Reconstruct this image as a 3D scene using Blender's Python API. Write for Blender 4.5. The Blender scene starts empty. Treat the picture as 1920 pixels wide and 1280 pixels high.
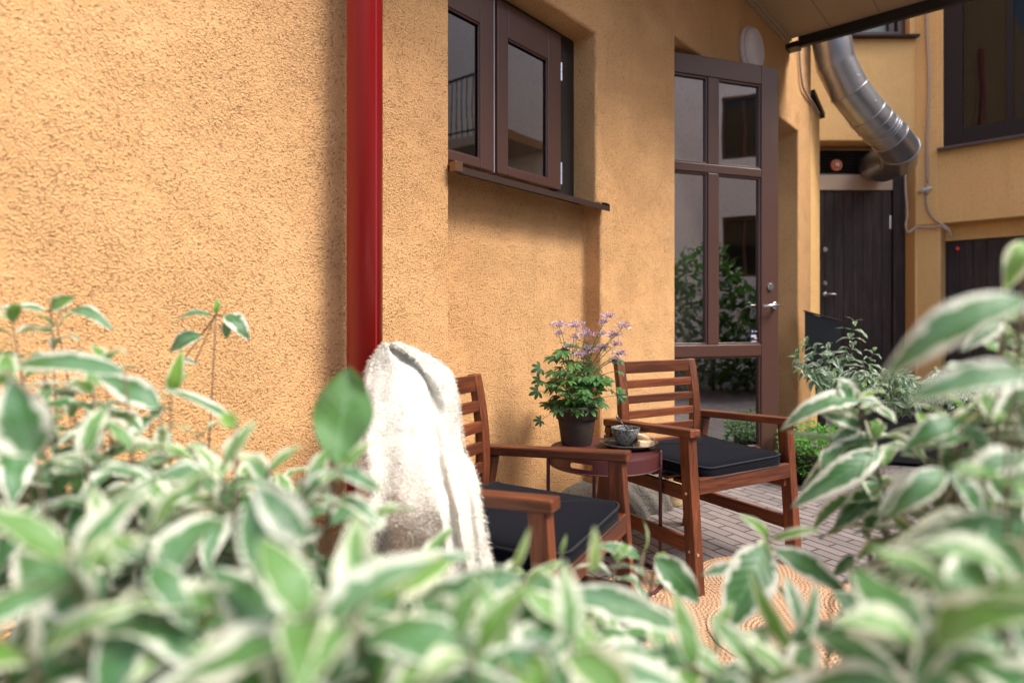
import bpy, bmesh, math, random
import numpy as np
from mathutils import Vector, Matrix

R = math.radians
random.seed(7)
rng = np.random.default_rng(11)
scene = bpy.context.scene
col = scene.collection

# ------------------------------------------------------------------ camera
FPX, YH, CH = 1148.46, 603.5, 1.04
cam_d = bpy.data.cameras.new("camera")
cam = bpy.data.objects.new("camera", cam_d)
col.objects.link(cam)
cam.location = (0, 0, CH)
cam.rotation_euler = (R(90), 0, 0)
cam_d.sensor_width = 36
cam_d.lens = FPX / 1920 * 36
cam_d.shift_y = -(640 - YH) / 1920
cam_d.clip_start = 0.02
cam_d.clip_end = 400
cam_d.dof.use_dof = True
cam_d.dof.focus_distance = 2.45
cam_d.dof.aperture_fstop = 1.8
scene.camera = cam

# ------------------------------------------------------------------ world, sun
SUN_AZ = Vector((0.90, -0.43, 0)).normalized()
SUN_EL = R(52)
world = bpy.data.worlds.new("World")
scene.world = world
world.use_nodes = True
wn = world.node_tree
sky = wn.nodes.new('ShaderNodeTexSky')
sky.sky_type = 'NISHITA'
sky.sun_disc = False
sky.sun_elevation = SUN_EL
sky.sun_rotation = math.atan2(SUN_AZ.x, SUN_AZ.y)
sky.air_density = 0.8
sky.dust_density = 3.0
sky.ozone_density = 0.6
bg = wn.nodes['Background']
wn.links.new(sky.outputs[0], bg.inputs[0])
bg.inputs[1].default_value = 0.15
sd = bpy.data.lights.new("sun", 'SUN')
sun = bpy.data.objects.new("sun", sd)
col.objects.link(sun)
sd.energy = 2.3
sd.angle = R(22)
sd.color = (1.0, 0.95, 0.88)
sdir = Vector((SUN_AZ.x * math.cos(SUN_EL), SUN_AZ.y * math.cos(SUN_EL), math.sin(SUN_EL)))
sun.rotation_euler = sdir.to_track_quat('Z', 'Y').to_euler()
sun.location = (6, -3, 9)
scene.view_settings.view_transform = 'Standard'
scene.view_settings.look = 'None'
scene.view_settings.gamma = 1
scene.view_settings.exposure = 1.22
scene.cycles.use_denoising = True
scene.cycles.max_bounces = 10
scene.cycles.transparent_max_bounces = 16

# ------------------------------------------------------------------ helpers: objects
def link(o, parent=None):
    col.objects.link(o)
    if parent is not None:
        o.parent = parent
    return o

def tag(o, label, cat, group=None):
    o['label'] = label
    o['category'] = cat
    if group:
        o['group'] = group
    return o

def thing(name, label, cat, loc=(0, 0, 0), rz=0.0, group=None):
    e = bpy.data.objects.new(name, None)
    e.empty_display_size = 0.1
    link(e)
    e.location = loc
    e.rotation_euler = (0, 0, rz)
    e.matrix_basis = Matrix.Translation(loc) @ Matrix.Rotation(rz, 4, 'Z')
    return tag(e, label, cat, group)

def root_mat(o):
    m = o.matrix_basis.copy()
    p = o.parent
    while p is not None:
        m = p.matrix_basis @ m
        p = p.parent
    return m

class MB:
    def __init__(self):
        self.v, self.f, self.uv, self.uv2 = [], [], [], []
        self.n = 0
        self.has = False

    def add(self, verts, faces):
        b = self.n
        self.v.extend([tuple(p) for p in verts])
        self.n += len(verts)
        for f in faces:
            self.f.append(tuple(i + b for i in f))
        return self

    def add_uv(self, verts, faces, uvs, rnd):
        b = self.n
        self.v.extend([tuple(p) for p in verts])
        self.n += len(verts)
        self.has = True
        for f in faces:
            self.f.append(tuple(i + b for i in f))
            for i in f:
                self.uv.append(uvs[i]); self.uv2.append(rnd)

    def box(self, c, size, M=None):
        x, y, z = c; a, b, d = size[0] / 2, size[1] / 2, size[2] / 2
        vs = [Vector((x + i * a, y + j * b, z + k * d)) for i in (-1, 1) for j in (-1, 1) for k in (-1, 1)]
        if M is not None:
            vs = [M @ v for v in vs]
        return self.add(vs, [(0, 1, 3, 2), (4, 6, 7, 5), (0, 4, 5, 1), (2, 3, 7, 6), (0, 2, 6, 4), (1, 5, 7, 3)])

    def bar(self, p, q, w, h, up=(0, 0, 1)):
        """box from p to q with cross-section w (sideways) x h (up)"""
        p, q = Vector(p), Vector(q)
        d = (q - p).normalized(); up = Vector(up)
        s = d.cross(up).normalized(); u = s.cross(d).normalized()
        vs = []
        for c in (p, q):
            for a, b in ((-1, -1), (1, -1), (1, 1), (-1, 1)):
                vs.append(c + s * (a * w / 2) + u * (b * h / 2))
        return self.add(vs, [(0, 3, 2, 1), (4, 5, 6, 7), (0, 1, 5, 4), (1, 2, 6, 5), (2, 3, 7, 6), (3, 0, 4, 7)])

    def tube(self, pts, rad, seg=10, cap=True):
        pts = [Vector(p) for p in pts]
        n = len(pts)
        if not hasattr(rad, '__len__'):
            rad = [rad] * n
        rings = []
        d0 = (pts[1] - pts[0]).normalized()
        ref = Vector((0, 0, 1)) if abs(d0.z) < 0.9 else Vector((1, 0, 0))
        s = d0.cross(ref).normalized()
        for i in range(n):
            if i == 0: d = pts[1] - pts[0]
            elif i == n - 1: d = pts[-1] - pts[-2]
            else: d = (pts[i + 1] - pts[i]).normalized() + (pts[i] - pts[i - 1]).normalized()
            d.normalize()
            s = (s - d * s.dot(d)).normalized()
            t = d.cross(s)
            rings.append([pts[i] + (s * math.cos(2 * math.pi * k / seg) + t * math.sin(2 * math.pi * k / seg)) * rad[i] for k in range(seg)])
        vs = [v for r in rings for v in r]
        fs = []
        for i in range(n - 1):
            for k in range(seg):
                a = i * seg + k; b = i * seg + (k + 1) % seg
                fs.append((a, b, b + seg, a + seg))
        if cap:
            fs.append(tuple(range(seg - 1, -1, -1)))
            fs.append(tuple((n - 1) * seg + k for k in range(seg)))
        return self.add(vs, fs)

    def lathe(self, prof, seg=48, c=(0, 0, 0), wob=None):
        vs, fs = [], []
        n = len(prof)
        for r, z in prof:
            for k in range(seg):
                a = 2 * math.pi * k / seg
                rr = r * (1 + (wob(a, z) if wob else 0))
                vs.append((c[0] + rr * math.cos(a), c[1] + rr * math.sin(a), c[2] + z))
        for i in range(n - 1):
            for k in range(seg):
                a = i * seg + k; b = i * seg + (k + 1) % seg
                fs.append((a, b, b + seg, a + seg))
        return self.add(vs, fs)

    def build(self, name, mat, parent=None, bevel=0, smooth=False, seg=2, subsurf=0, local=False, weld=False):
        """verts are in world space unless local=True; parent is a root or a part"""
        me = bpy.data.meshes.new(name)
        V = self.v
        if parent is not None and not local:
            inv = root_mat(parent).inverted()
            V = [tuple(inv @ Vector(p)) for p in V]
        me.from_pydata(V, [], self.f)
        if self.has:
            l1 = me.uv_layers.new(name="leaf")
            l1.data.foreach_set('uv', np.array(self.uv, dtype=np.float32).ravel())
            l2 = me.uv_layers.new(name="rnd")
            l2.data.foreach_set('uv', np.array(self.uv2, dtype=np.float32).ravel())
        me.validate()
        if weld or (not self.has and len(self.f) < 60000):
            bm = bmesh.new(); bm.from_mesh(me)
            if weld:
                bmesh.ops.remove_doubles(bm, verts=bm.verts, dist=1e-4)
            if not self.has:
                bmesh.ops.recalc_face_normals(bm, faces=bm.faces)
            bm.to_mesh(me); bm.free()
        if mat is not None:
            me.materials.append(mat)
        if smooth:
            for p in me.polygons: p.use_smooth = True
        o = bpy.data.objects.new(name, me)
        link(o, parent)
        if bevel:
            m = o.modifiers.new('bevel', 'BEVEL'); m.width = bevel; m.segments = seg; m.limit_method = 'ANGLE'; m.angle_limit = R(35)
            m.harden_normals = False
        if subsurf:
            m = o.modifiers.new('sub', 'SUBSURF'); m.levels = subsurf; m.render_levels = subsurf
        return o

def copy_tree(o, parent=None):
    c = o.copy(); col.objects.link(c)
    if parent is not None:
        c.parent = parent
    for ch in list(o.children):
        copy_tree(ch, c)
    return c

# ------------------------------------------------------------------ helpers: materials
def newmat(name):
    m = bpy.data.materials.new(name); m.use_nodes = True
    nt = m.node_tree
    for n in list(nt.nodes): nt.nodes.remove(n)
    out = nt.nodes.new('ShaderNodeOutputMaterial')
    return m, nt, out

class NG:
    def __init__(self, nt): self.nt = nt
    def n(self, t, **kw):
        nd = self.nt.nodes.new(t)
        for k, v in kw.items():
            if k.startswith('i_'):
                key = k[2:]
                nd.inputs[int(key) if key.isdigit() else key.replace('_', ' ')].default_value = v
            else:
                setattr(nd, k, v)
        return nd
    def l(self, a, b): self.nt.links.new(a, b)
    def math(self, op, a, b=None, clamp=False):
        nd = self.nt.nodes.new('ShaderNodeMath'); nd.operation = op; nd.use_clamp = clamp
        for i, x in enumerate((a, b)):
            if x is None: continue
            if isinstance(x, (int, float)): nd.inputs[i].default_value = x
            else: self.l(x, nd.inputs[i])
        return nd.outputs[0]
    def mix(self, fac, a, b, mode='MIX'):
        nd = self.nt.nodes.new('ShaderNodeMix'); nd.data_type = 'RGBA'; nd.blend_type = mode
        for inp, x in ((nd.inputs[0], fac), (nd.inputs[6], a), (nd.inputs[7], b)):
            if isinstance(x, (int, float)): inp.default_value = x
            elif isinstance(x, tuple): inp.default_value = (*x[:3], 1)
            else: self.l(x, inp)
        return nd.outputs[2]
    def ramp(self, fac, stops, interp='LINEAR'):
        nd = self.nt.nodes.new('ShaderNodeValToRGB'); cr = nd.color_ramp; cr.interpolation = interp
        while len(cr.elements) > 1: cr.elements.remove(cr.elements[-1])
        cr.elements[0].position = stops[0][0]; c = stops[0][1]; cr.elements[0].color = (*c[:3], 1) if isinstance(c, tuple) else (c, c, c, 1)
        for p, c in stops[1:]:
            e = cr.elements.new(p); e.color = (*c[:3], 1) if isinstance(c, tuple) else (c, c, c, 1)
        self.l(fac, nd.inputs[0])
        return nd.outputs[0]
    def noise(self, vec, scale, detail=4, rough=0.55, dist=0.0):
        nd = self.n('ShaderNodeTexNoise'); nd.inputs['Scale'].default_value = scale
        nd.inputs['Detail'].default_value = detail; nd.inputs['Roughness'].default_value = rough
        nd.inputs['Distortion'].default_value = dist
        if vec is not None: self.l(vec, nd.inputs['Vector'])
        return nd.outputs['Fac']
    def coords(self, scale=(1, 1, 1), rot=(0, 0, 0), kind='Object'):
        tc = self.n('ShaderNodeTexCoord'); mp = self.n('ShaderNodeMapping')
        mp.inputs['Scale'].default_value = scale; mp.inputs['Rotation'].default_value = rot
        self.l(tc.outputs[kind], mp.inputs['Vector'])
        return mp.outputs[0]
    def bump(self, h, strength=0.5, dist=0.01, normal=None):
        nd = self.n('ShaderNodeBump'); nd.inputs['Strength'].default_value = strength; nd.inputs['Distance'].default_value = dist
        self.l(h, nd.inputs['Height'])
        if normal is not None: self.l(normal, nd.inputs['Normal'])
        return nd.outputs[0]
    def bsdf(self, color, rough=0.5, normal=None, spec=0.5, metal=0.0, **kw):
        nd = self.n('ShaderNodeBsdfPrincipled')
        for inp, x in ((nd.inputs['Base Color'], color), (nd.inputs['Roughness'], rough), (nd.inputs['Metallic'], metal), (nd.inputs['Specular IOR Level'], spec)):
            if isinstance(x, (int, float)): inp.default_value = x
            elif isinstance(x, tuple): inp.default_value = (*x[:3], 1)
            else: self.l(x, inp)
        if normal is not None: self.l(normal, nd.inputs['Normal'])
        for k, v in kw.items(): nd.inputs[k.replace('_', ' ')].default_value = v
        return nd.outputs[0]

def mat_render(name, c1, c2, grain=1.0, depth=0.012, strength=1.0):
    """rough-cast lime render"""
    m, nt, out = newmat(name); g = NG(nt)
    co = g.coords()
    warp = g.n('ShaderNodeVectorMath', operation='ADD')
    nz = g.n('ShaderNodeTexNoise'); nz.inputs['Scale'].default_value = 35 * grain; g.l(co, nz.inputs['Vector'])
    sc = g.n('ShaderNodeVectorMath', operation='SCALE'); sc.inputs['Scale'].default_value = 0.016 / grain
    g.l(nz.outputs['Color'], sc.inputs[0]); g.l(co, warp.inputs[0]); g.l(sc.outputs[0], warp.inputs[1])
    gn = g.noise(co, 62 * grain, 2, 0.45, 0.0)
    g2 = g.noise(co, 95 * grain, 2, 0.5)
    fine = g.noise(co, 230 * grain, 2, 0.6)
    med = g.noise(co, 15 * grain, 3, 0.6)
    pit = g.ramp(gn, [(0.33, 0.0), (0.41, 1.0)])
    h = g.math('ADD', g.math('MULTIPLY', g2, 1.5), g.math('MULTIPLY', fine, 0.4))
    h = g.math('ADD', h, g.math('MULTIPLY', med, 0.8))
    h = g.math('ADD', h, g.math('MULTIPLY', pit, 0.6))
    large = g.noise(co, 1.3, 4)
    cc = g.mix(g.ramp(large, [(0.3, 0.0), (0.7, 1.0)]), c1, c2)
    st = g.noise(g.coords((3.0, 3.0, 0.7)), 2.2, 4, 0.6)
    cc = g.mix(g.ramp(st, [(0.55, 0.0), (0.75, 0.25)]), cc, tuple(x * 0.74 for x in c1))
    rough_ = g.ramp(g.noise(co, 5.5, 3), [(0.35, 0.6), (0.65, 1.1)])
    h = g.math('MULTIPLY', h, rough_)
    nrm = g.bump(h, strength, depth)
    cc = g.mix(g.math('MULTIPLY', g.math('SUBTRACT', 1.0, pit), 0.42), cc, tuple(x * 0.40 for x in c1))  # shadows of the grains painted into the colour at the pits
    g.l(g.bsdf(cc, 0.9, nrm, 0.25), out.inputs[0])
    return m

def mat_paint(name, c, rough=0.4, metal=0.0, spec=0.5, var=0.12, bump=0.15, scale=30):
    m, nt, out = newmat(name); g = NG(nt)
    co = g.coords()
    n1 = g.noise(co, scale, 4); n2 = g.noise(co, 3, 3)
    cc = g.mix(g.math('MULTIPLY', g.math('ADD', n1, n2), 0.5), tuple(x * (1 - var) for x in c), tuple(min(1, x * (1 + var)) for x in c))
    rr = g.math('ADD', rough - 0.06, g.math('MULTIPLY', n2, 0.14))
    g.l(g.bsdf(cc, rr, g.bump(n1, bump, 0.002), spec, metal), out.inputs[0])
    return m

def mat_wood(name, dark, light, axis='X', scale=1.0, rough=0.42):
    m, nt, out = newmat(name); g = NG(nt)
    s = {'X': (1.5, 22, 22), 'Y': (22, 1.5, 22), 'Z': (22, 22, 1.5)}[axis]
    co = g.coords(tuple(x * scale for x in s))
    oi = g.n('ShaderNodeObjectInfo')
    ad = g.n('ShaderNodeVectorMath', operation='ADD'); g.l(co, ad.inputs[0])
    mu = g.math('MULTIPLY', oi.outputs['Random'], 30.0); g.l(mu, ad.inputs[1])
    grain = g.noise(ad.outputs[0], 2.2, 6, 0.65, 0.6)
    fine = g.noise(ad.outputs[0], 9.0, 3, 0.6)
    patch = g.noise(g.coords((2, 2, 2)), 3.0, 3)
    f = g.math('ADD', g.math('MULTIPLY', grain, 0.75), g.math('MULTIPLY', fine, 0.25))
    cc = g.ramp(f, [(0.28, tuple(x * 0.55 for x in dark)), (0.45, dark), (0.62, light), (0.8, tuple(min(1, x * 1.3) for x in light))])
    cc = g.mix(g.ramp(patch, [(0.35, 0.0), (0.7, 0.5)]), cc, tuple(x * 0.7 for x in dark))
    vr = g.math('ADD', 0.72, g.math('MULTIPLY', oi.outputs['Random'], 0.55))
    cc = g.mix(1.0, cc, vr, 'MULTIPLY')
    rr = g.math('ADD', rough - 0.08, g.math('MULTIPLY', fine, 0.25))
    g.l(g.bsdf(cc, rr, g.bump(f, 0.25, 0.002), 0.5), out.inputs[0])
    return m

def mat_glass(name, tint=(0.75, 0.8, 0.78), refl=2.2):
    m, nt, out = newmat(name); g = NG(nt)
    fr = g.n('ShaderNodeFresnel'); fr.inputs[0].default_value = 1.5
    fac = g.math('MULTIPLY', fr.outputs[0], refl, clamp=True)
    tr = g.n('ShaderNodeBsdfTransparent'); tr.inputs[0].default_value = (*tint, 1)
    gl = g.n('ShaderNodeBsdfGlossy'); gl.inputs['Roughness'].default_value = 0.015
    gl.inputs['Color'].default_value = (0.95, 0.97, 1, 1)
    wav = g.noise(g.coords(), 2.2, 1)
    g.l(g.bump(wav, 0.06, 0.02), gl.inputs['Normal'])
    mx = g.n('ShaderNodeMixShader'); g.l(fac, mx.inputs[0]); g.l(tr.outputs[0], mx.inputs[1]); g.l(gl.outputs[0], mx.inputs[2])
    g.l(mx.outputs[0], out.inputs[0])
    return m

def mat_leaf(name, green=(0.065, 0.18, 0.055), grey=(0.13, 0.26, 0.145), cream=(0.70, 0.73, 0.62), edge=0.64, young=(0.22, 0.42, 0.04), trans=0.38, rough=0.4, veins=9):
    """uv 'leaf': x along, y across (-1..1 -> 0..1); uv 'rnd': x random, y youth"""
    m, nt, out = newmat(name); g = NG(nt)
    uv = g.n('ShaderNodeUVMap'); uv.uv_map = 'leaf'
    rn = g.n('ShaderNodeUVMap'); rn.uv_map = 'rnd'
    s1 = g.n('ShaderNodeSeparateXYZ'); g.l(uv.outputs[0], s1.inputs[0])
    s2 = g.n('ShaderNodeSeparateXYZ'); g.l(rn.outputs[0], s2.inputs[0])
    U, V = s1.outputs[0], s1.outputs[1]
    rnd, yth = s2.outputs[0], s2.outputs[1]
    av = g.math('ABSOLUTE', g.math('MULTIPLY', g.math('SUBTRACT', V, 0.5), 2.0))
    cb = g.n('ShaderNodeCombineXYZ'); g.l(g.math('MULTIPLY', U, 2.0), cb.inputs[0]); g.l(V, cb.inputs[1]); g.l(g.math('MULTIPLY', rnd, 40.0), cb.inputs[2])
    nz = g.noise(cb.outputs[0], 3.2, 4, 0.65)
    nz2 = g.noise(cb.outputs[0], 1.3, 2, 0.5)
    e = g.math('ADD', av, g.math('MULTIPLY', g.math('SUBTRACT', nz, 0.5), 1.15))
    e = g.math('ADD', e, g.math('MULTIPLY', g.math('SUBTRACT', rnd, 0.5), 0.42))
    e = g.math('ADD', e, g.math('MULTIPLY', g.math('SUBTRACT', U, 0.5), 0.12))
    mask = g.ramp(e, [(edge - 0.03, 0.0), (edge + 0.04, 1.0)])
    gg = g.mix(g.ramp(nz2, [(0.4, 0.0), (0.62, 1.0)]), green, grey)
    gg = g.mix(g.math('MULTIPLY', yth, 0.85), gg, young)
    # herringbone veins
    ph = g.math('ADD', g.math('MULTIPLY', U, float(veins)), g.math('MULTIPLY', av, -2.2))
    vn = g.math('PINGPONG', ph, 0.5)
    vl = g.ramp(vn, [(0.0, 1.0), (0.10, 0.0)])
    mid = g.ramp(av, [(0.03, 1.0), (0.07, 0.0)])
    vv = g.math('MAXIMUM', g.math('MULTIPLY', vl, 0.5), mid)
    gg = g.mix(g.math('MULTIPLY', vv, 0.35), gg, tuple(min(1, x * 1.9) for x in grey))
    cr = g.mix(g.math('MULTIPLY', yth, 0.5), cream, (0.6, 0.66, 0.25))
    cc = g.mix(mask, gg, cr)
    sp_n = g.noise(cb.outputs[0], 9.0, 2, 0.5)
    spot = g.math('MULTIPLY', g.ramp(sp_n, [(0.68, 0.0), (0.74, 1.0)]), g.ramp(e, [(0.75, 0.0), (1.05, 0.8)]))
    cc = g.mix(spot, cc, (0.22, 0.12, 0.05))
    hgt = g.math('ADD', vn, g.math('MULTIPLY', nz, 0.4))
    nrm = g.bump(hgt, 0.35, 0.003)
    p = g.bsdf(cc, rough, nrm, 0.45)
    tl = g.n('ShaderNodeBsdfTranslucent')
    g.l(g.mix(0.14, cc, tuple(min(1, x * 1.2) for x in young), 'MIX'), tl.inputs[0])
    mx = g.n('ShaderNodeMixShader'); mx.inputs[0].default_value = trans
    g.l(p, mx.inputs[1]); g.l(tl.outputs[0], mx.inputs[2]); g.l(mx.outputs[0], out.inputs[0])
    return m

M = {}
ORANGE1, ORANGE2 = (0.63, 0.350, 0.150), (0.69, 0.40, 0.180)
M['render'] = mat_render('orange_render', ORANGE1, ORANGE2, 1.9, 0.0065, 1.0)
M['render_far'] = mat_render('orange_render_far', (0.84, 0.50, 0.19), (0.88, 0.56, 0.23), 1.5, 0.005, 0.6)
M['concrete'] = mat_render('grey_concrete', (0.12, 0.108, 0.094), (0.17, 0.155, 0.135), 1.0, 0.008, 0.8)
M['brown'] = mat_paint('brown_paint', (0.075, 0.033, 0.024), 0.38, var=0.06, bump=0.05)
M['brown_sheet'] = mat_paint('brown_sheet', (0.035, 0.018, 0.013), 0.5, var=0.15, spec=0.3)
M['black'] = mat_paint('black_paint', (0.012, 0.010, 0.010), 0.45, var=0.3)
M['red'] = mat_paint('red_lacquer', (0.31, 0.008, 0.009), 0.3, var=0.06, bump=0.03)
M['steel'] = mat_paint('brushed_steel', (0.62, 0.62, 0.60), 0.25, metal=1.0, var=0.05)
M['chrome'] = mat_paint('hinge_steel', (0.75, 0.75, 0.75), 0.2, metal=1.0, var=0.03)
M['duct'] = mat_paint('galvanised', (0.40, 0.41, 0.425), 0.36, metal=0.92, var=0.25, bump=0.3, scale=9)
M['teak'] = mat_wood('stained_acacia_y', (0.095, 0.024, 0.009), (0.215, 0.057, 0.019), 'Y')
M['teak_x'] = mat_wood('stained_acacia_x', (0.095, 0.024, 0.009), (0.215, 0.057, 0.019), 'X')
M['teak_z'] = mat_wood('stained_acacia_z', (0.088, 0.023, 0.008), (0.20, 0.053, 0.018), 'Z')
M['darkwood'] = mat_wood('black_boards', (0.026, 0.015, 0.013), (0.06, 0.037, 0.032), 'Z', 0.6, 0.55)
M['maroon'] = mat_paint('maroon_metal', (0.068, 0.015, 0.017), 0.5, var=0.05, bump=0.05, scale=200)
M['glass'] = mat_glass('pane_glass', (0.85, 0.88, 0.86), 9.0)
M['glass_small'] = mat_glass('window_glass', (0.95, 0.97, 0.97), 3.6)
M['glass_dim'] = mat_glass('far_pane_glass', (0.8, 0.83, 0.8), 0.3)
M['white'] = mat_paint('white_plastic', (0.62, 0.56, 0.56), 0.4, var=0.03)
M['cable'] = mat_paint('grey_cable', (0.42, 0.33, 0.27), 0.5, var=0.2)
M['beige'] = mat_paint('beige_panel', (0.55, 0.42, 0.30), 0.6, var=0.1)
M['soffit'] = mat_paint('soffit_board', (0.42, 0.30, 0.18), 0.6, var=0.06)
M['blind'] = mat_paint('window_blind', (0.68, 0.80, 0.88), 0.8, var=0.05)
M['interior'] = mat_paint('dim_interior', (0.05, 0.04, 0.035), 0.8)  # dark colour painted in for unlit rooms behind the glass
M['cream'] = mat_render('cream_render', (0.84, 0.79, 0.71), (0.88, 0.83, 0.76), 0.5, 0.004, 0.5)
M['pot'] = mat_paint('dark_clay', (0.034, 0.022, 0.017), 0.8, var=0.85, bump=0.4, scale=35)
M['soil'] = mat_paint('soil', (0.03, 0.02, 0.014), 0.95, var=0.5, bump=1.0, scale=90)
M['stem'] = mat_paint('green_stem', (0.10, 0.16, 0.05), 0.5, var=0.2)
M['twig'] = mat_paint('brown_twig', (0.11, 0.075, 0.045), 0.6, var=0.3)
M['candle'] = mat_wood('raffia', (0.42, 0.30, 0.16), (0.68, 0.54, 0.34), 'X', 2.0, 0.8)
M['leaf'] = mat_leaf('variegated_leaf')
M['leaf_far'] = mat_leaf('variegated_leaf_far', edge=0.66, green=(0.075, 0.19, 0.07), grey=(0.16, 0.30, 0.17))
M['leaf_pot'] = mat_leaf('astrantia_leaf', (0.022, 0.075, 0.022), (0.055, 0.145, 0.05), (0.1, 0.2, 0.06), 1.8, (0.12, 0.3, 0.04), 0.25)
M['leaf_herb'] = mat_leaf('herb_leaf', (0.05, 0.20, 0.02), (0.09, 0.30, 0.04), (0.1, 0.3, 0.06), 1.8, (0.16, 0.42, 0.03), 0.35)
M['hedge'] = mat_leaf('hedge_leaf', (0.04, 0.12, 0.02), (0.07, 0.18, 0.05), (0.2, 0.3, 0.1), 1.5, (0.15, 0.3, 0.03), 0.3)

def mat_fabric():
    m, nt, out = newmat('charcoal_fabric'); g = NG(nt)
    co = g.coords()
    a = g.noise(co, 420, 2, 0.7); b = g.noise(co, 6, 3)
    cc = g.mix(g.ramp(a, [(0.35, 0.0), (0.7, 1.0)]), (0.002, 0.0022, 0.004), (0.0075, 0.0085, 0.014))
    cc = g.mix(g.math('MULTIPLY', b, 0.3), cc, (0.008, 0.009, 0.014))
    g.l(g.bsdf(cc, 0.98, g.bump(a, 0.6, 0.002), 0.06, Sheen_Weight=0.03), out.inputs[0])
    return m
M['fabric'] = mat_fabric()
M['piping'] = mat_paint('black_piping', (0.008, 0.009, 0.012), 0.9, var=0.2)

def mat_wool():
    m, nt, out = newmat('cream_wool'); g = NG(nt)
    co = g.coords()
    a = g.noise(co, 190, 3, 0.75, 0.5); s = g.noise(g.coords((1, 1, 5)), 55, 3, 0.6)
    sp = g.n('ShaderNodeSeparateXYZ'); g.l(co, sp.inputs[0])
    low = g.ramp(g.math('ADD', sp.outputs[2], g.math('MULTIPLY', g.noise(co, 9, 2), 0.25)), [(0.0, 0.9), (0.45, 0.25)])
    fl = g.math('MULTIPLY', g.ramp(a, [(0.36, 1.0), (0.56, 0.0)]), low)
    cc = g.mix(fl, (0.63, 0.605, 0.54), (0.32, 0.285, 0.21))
    hh = g.math('ADD', a, g.math('MULTIPLY', s, 0.8))
    g.l(g.bsdf(cc, 1.0, g.bump(hh, 0.7, 0.004), 0.05, Sheen_Weight=0.3), out.inputs[0])
    return m
M['wool'] = mat_wool()
M['wool_hair'] = mat_paint('wool_fibre', (0.62, 0.59, 0.52), 0.9, var=0.08, spec=0.1)

def mat_ceramic():
    m, nt, out = newmat('speckled_stoneware'); g = NG(nt)
    co = g.coords()
    a = g.noise(co, 130, 3, 0.75); b = g.noise(co, 28, 4)
    sp = g.n('ShaderNodeSeparateXYZ'); g.l(co, sp.inputs[0])
    cc = g.mix(g.ramp(a, [(0.42, 0.0), (0.56, 1.0)]), (0.035, 0.035, 0.032), (0.20, 0.21, 0.20))
    blue = g.mix(b, (0.13, 0.19, 0.29), (0.32, 0.38, 0.48))
    top = g.ramp(g.math('ADD', g.math('MULTIPLY', sp.outputs[2], 14.0), g.math('MULTIPLY', b, 0.9)), [(1.0, 0.0), (1.22, 1.0)])
    cc = g.mix(top, cc, blue)
    g.l(g.bsdf(cc, 0.3, g.bump(a, 0.25, 0.001), 0.5), out.inputs[0])
    return m
M['ceramic'] = mat_ceramic()
def mat_plate():
    m, nt, out = newmat('dark_stoneware'); g = NG(nt)
    co = g.coords()
    a = g.noise(co, 200, 3, 0.7)
    cc = g.ramp(a, [(0.4, (0.025, 0.022, 0.018)), (0.6, (0.10, 0.09, 0.075)), (0.72, (0.35, 0.33, 0.3))])
    g.l(g.bsdf(cc, 0.22, g.bump(a, 0.3, 0.001), 0.6), out.inputs[0])
    return m
M['plate'] = mat_plate()
M['biscuit'] = mat_render('biscuit_crumb', (0.55, 0.32, 0.16), (0.78, 0.60, 0.40), 3.0, 0.002)

def mat_pavers():
    m, nt, out = newmat('grey_paver'); g = NG(nt)
    co = g.coords((1, 1, 1), (0, 0, -R(118)))
    wz = g.n('ShaderNodeTexNoise'); wz.inputs['Scale'].default_value = 6; g.l(co, wz.inputs['Vector'])
    sc = g.n('ShaderNodeVectorMath', operation='SCALE'); sc.inputs['Scale'].default_value = 0.012; g.l(wz.outputs['Color'], sc.inputs[0])
    ad = g.n('ShaderNodeVectorMath', operation='ADD'); g.l(co, ad.inputs[0]); g.l(sc.outputs[0], ad.inputs[1])
    def brick(ms):
        b = g.n('ShaderNodeTexBrick'); b.offset = 0.5
        b.inputs['Scale'].default_value = 1.0; b.inputs['Brick Width'].default_value = 0.215; b.inputs['Row Height'].default_value = 0.064
        b.inputs['Mortar Size'].default_value = ms; b.inputs['Mortar Smooth'].default_value = 0.35; b.inputs['Bias'].default_value = 0.0
        b.inputs['Color1'].default_value = (0, 0, 0, 1); b.inputs['Color2'].default_value = (1, 1, 1, 1); b.inputs['Mortar'].default_value = (0.5, 0.5, 0.5, 1)
        g.l(ad.outputs[0], b.inputs['Vector']); return b
    b = brick(0.006)
    base = g.mix(b.outputs['Color'], (0.17, 0.145, 0.142), (0.285, 0.243, 0.237))
    st = g.noise(co, 2.1, 5, 0.6); fine = g.noise(co, 130, 3, 0.7)
    base = g.mix(g.ramp(st, [(0.35, 0.0), (0.7, 0.7)]), base, (0.15, 0.128, 0.12))
    base = g.mix(g.ramp(fine, [(0.3, 0.5), (0.6, 0.0)]), base, (0.12, 0.10, 0.095))
    base = g.mix(g.ramp(fine, [(0.68, 0.0), (0.74, 0.6)]), base, (0.5, 0.46, 0.42))
    cc = g.mix(b.outputs['Fac'], base, (0.065, 0.055, 0.047))
    h = g.math('ADD', g.math('MULTIPLY', g.math('SUBTRACT', 1.0, b.outputs['Fac']), 1.0), g.math('MULTIPLY', fine, 0.25))
    g.l(g.bsdf(cc, 0.85, g.bump(h, 0.8, 0.006), 0.3), out.inputs[0])
    return m
M['pavers'] = mat_pavers()

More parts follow.
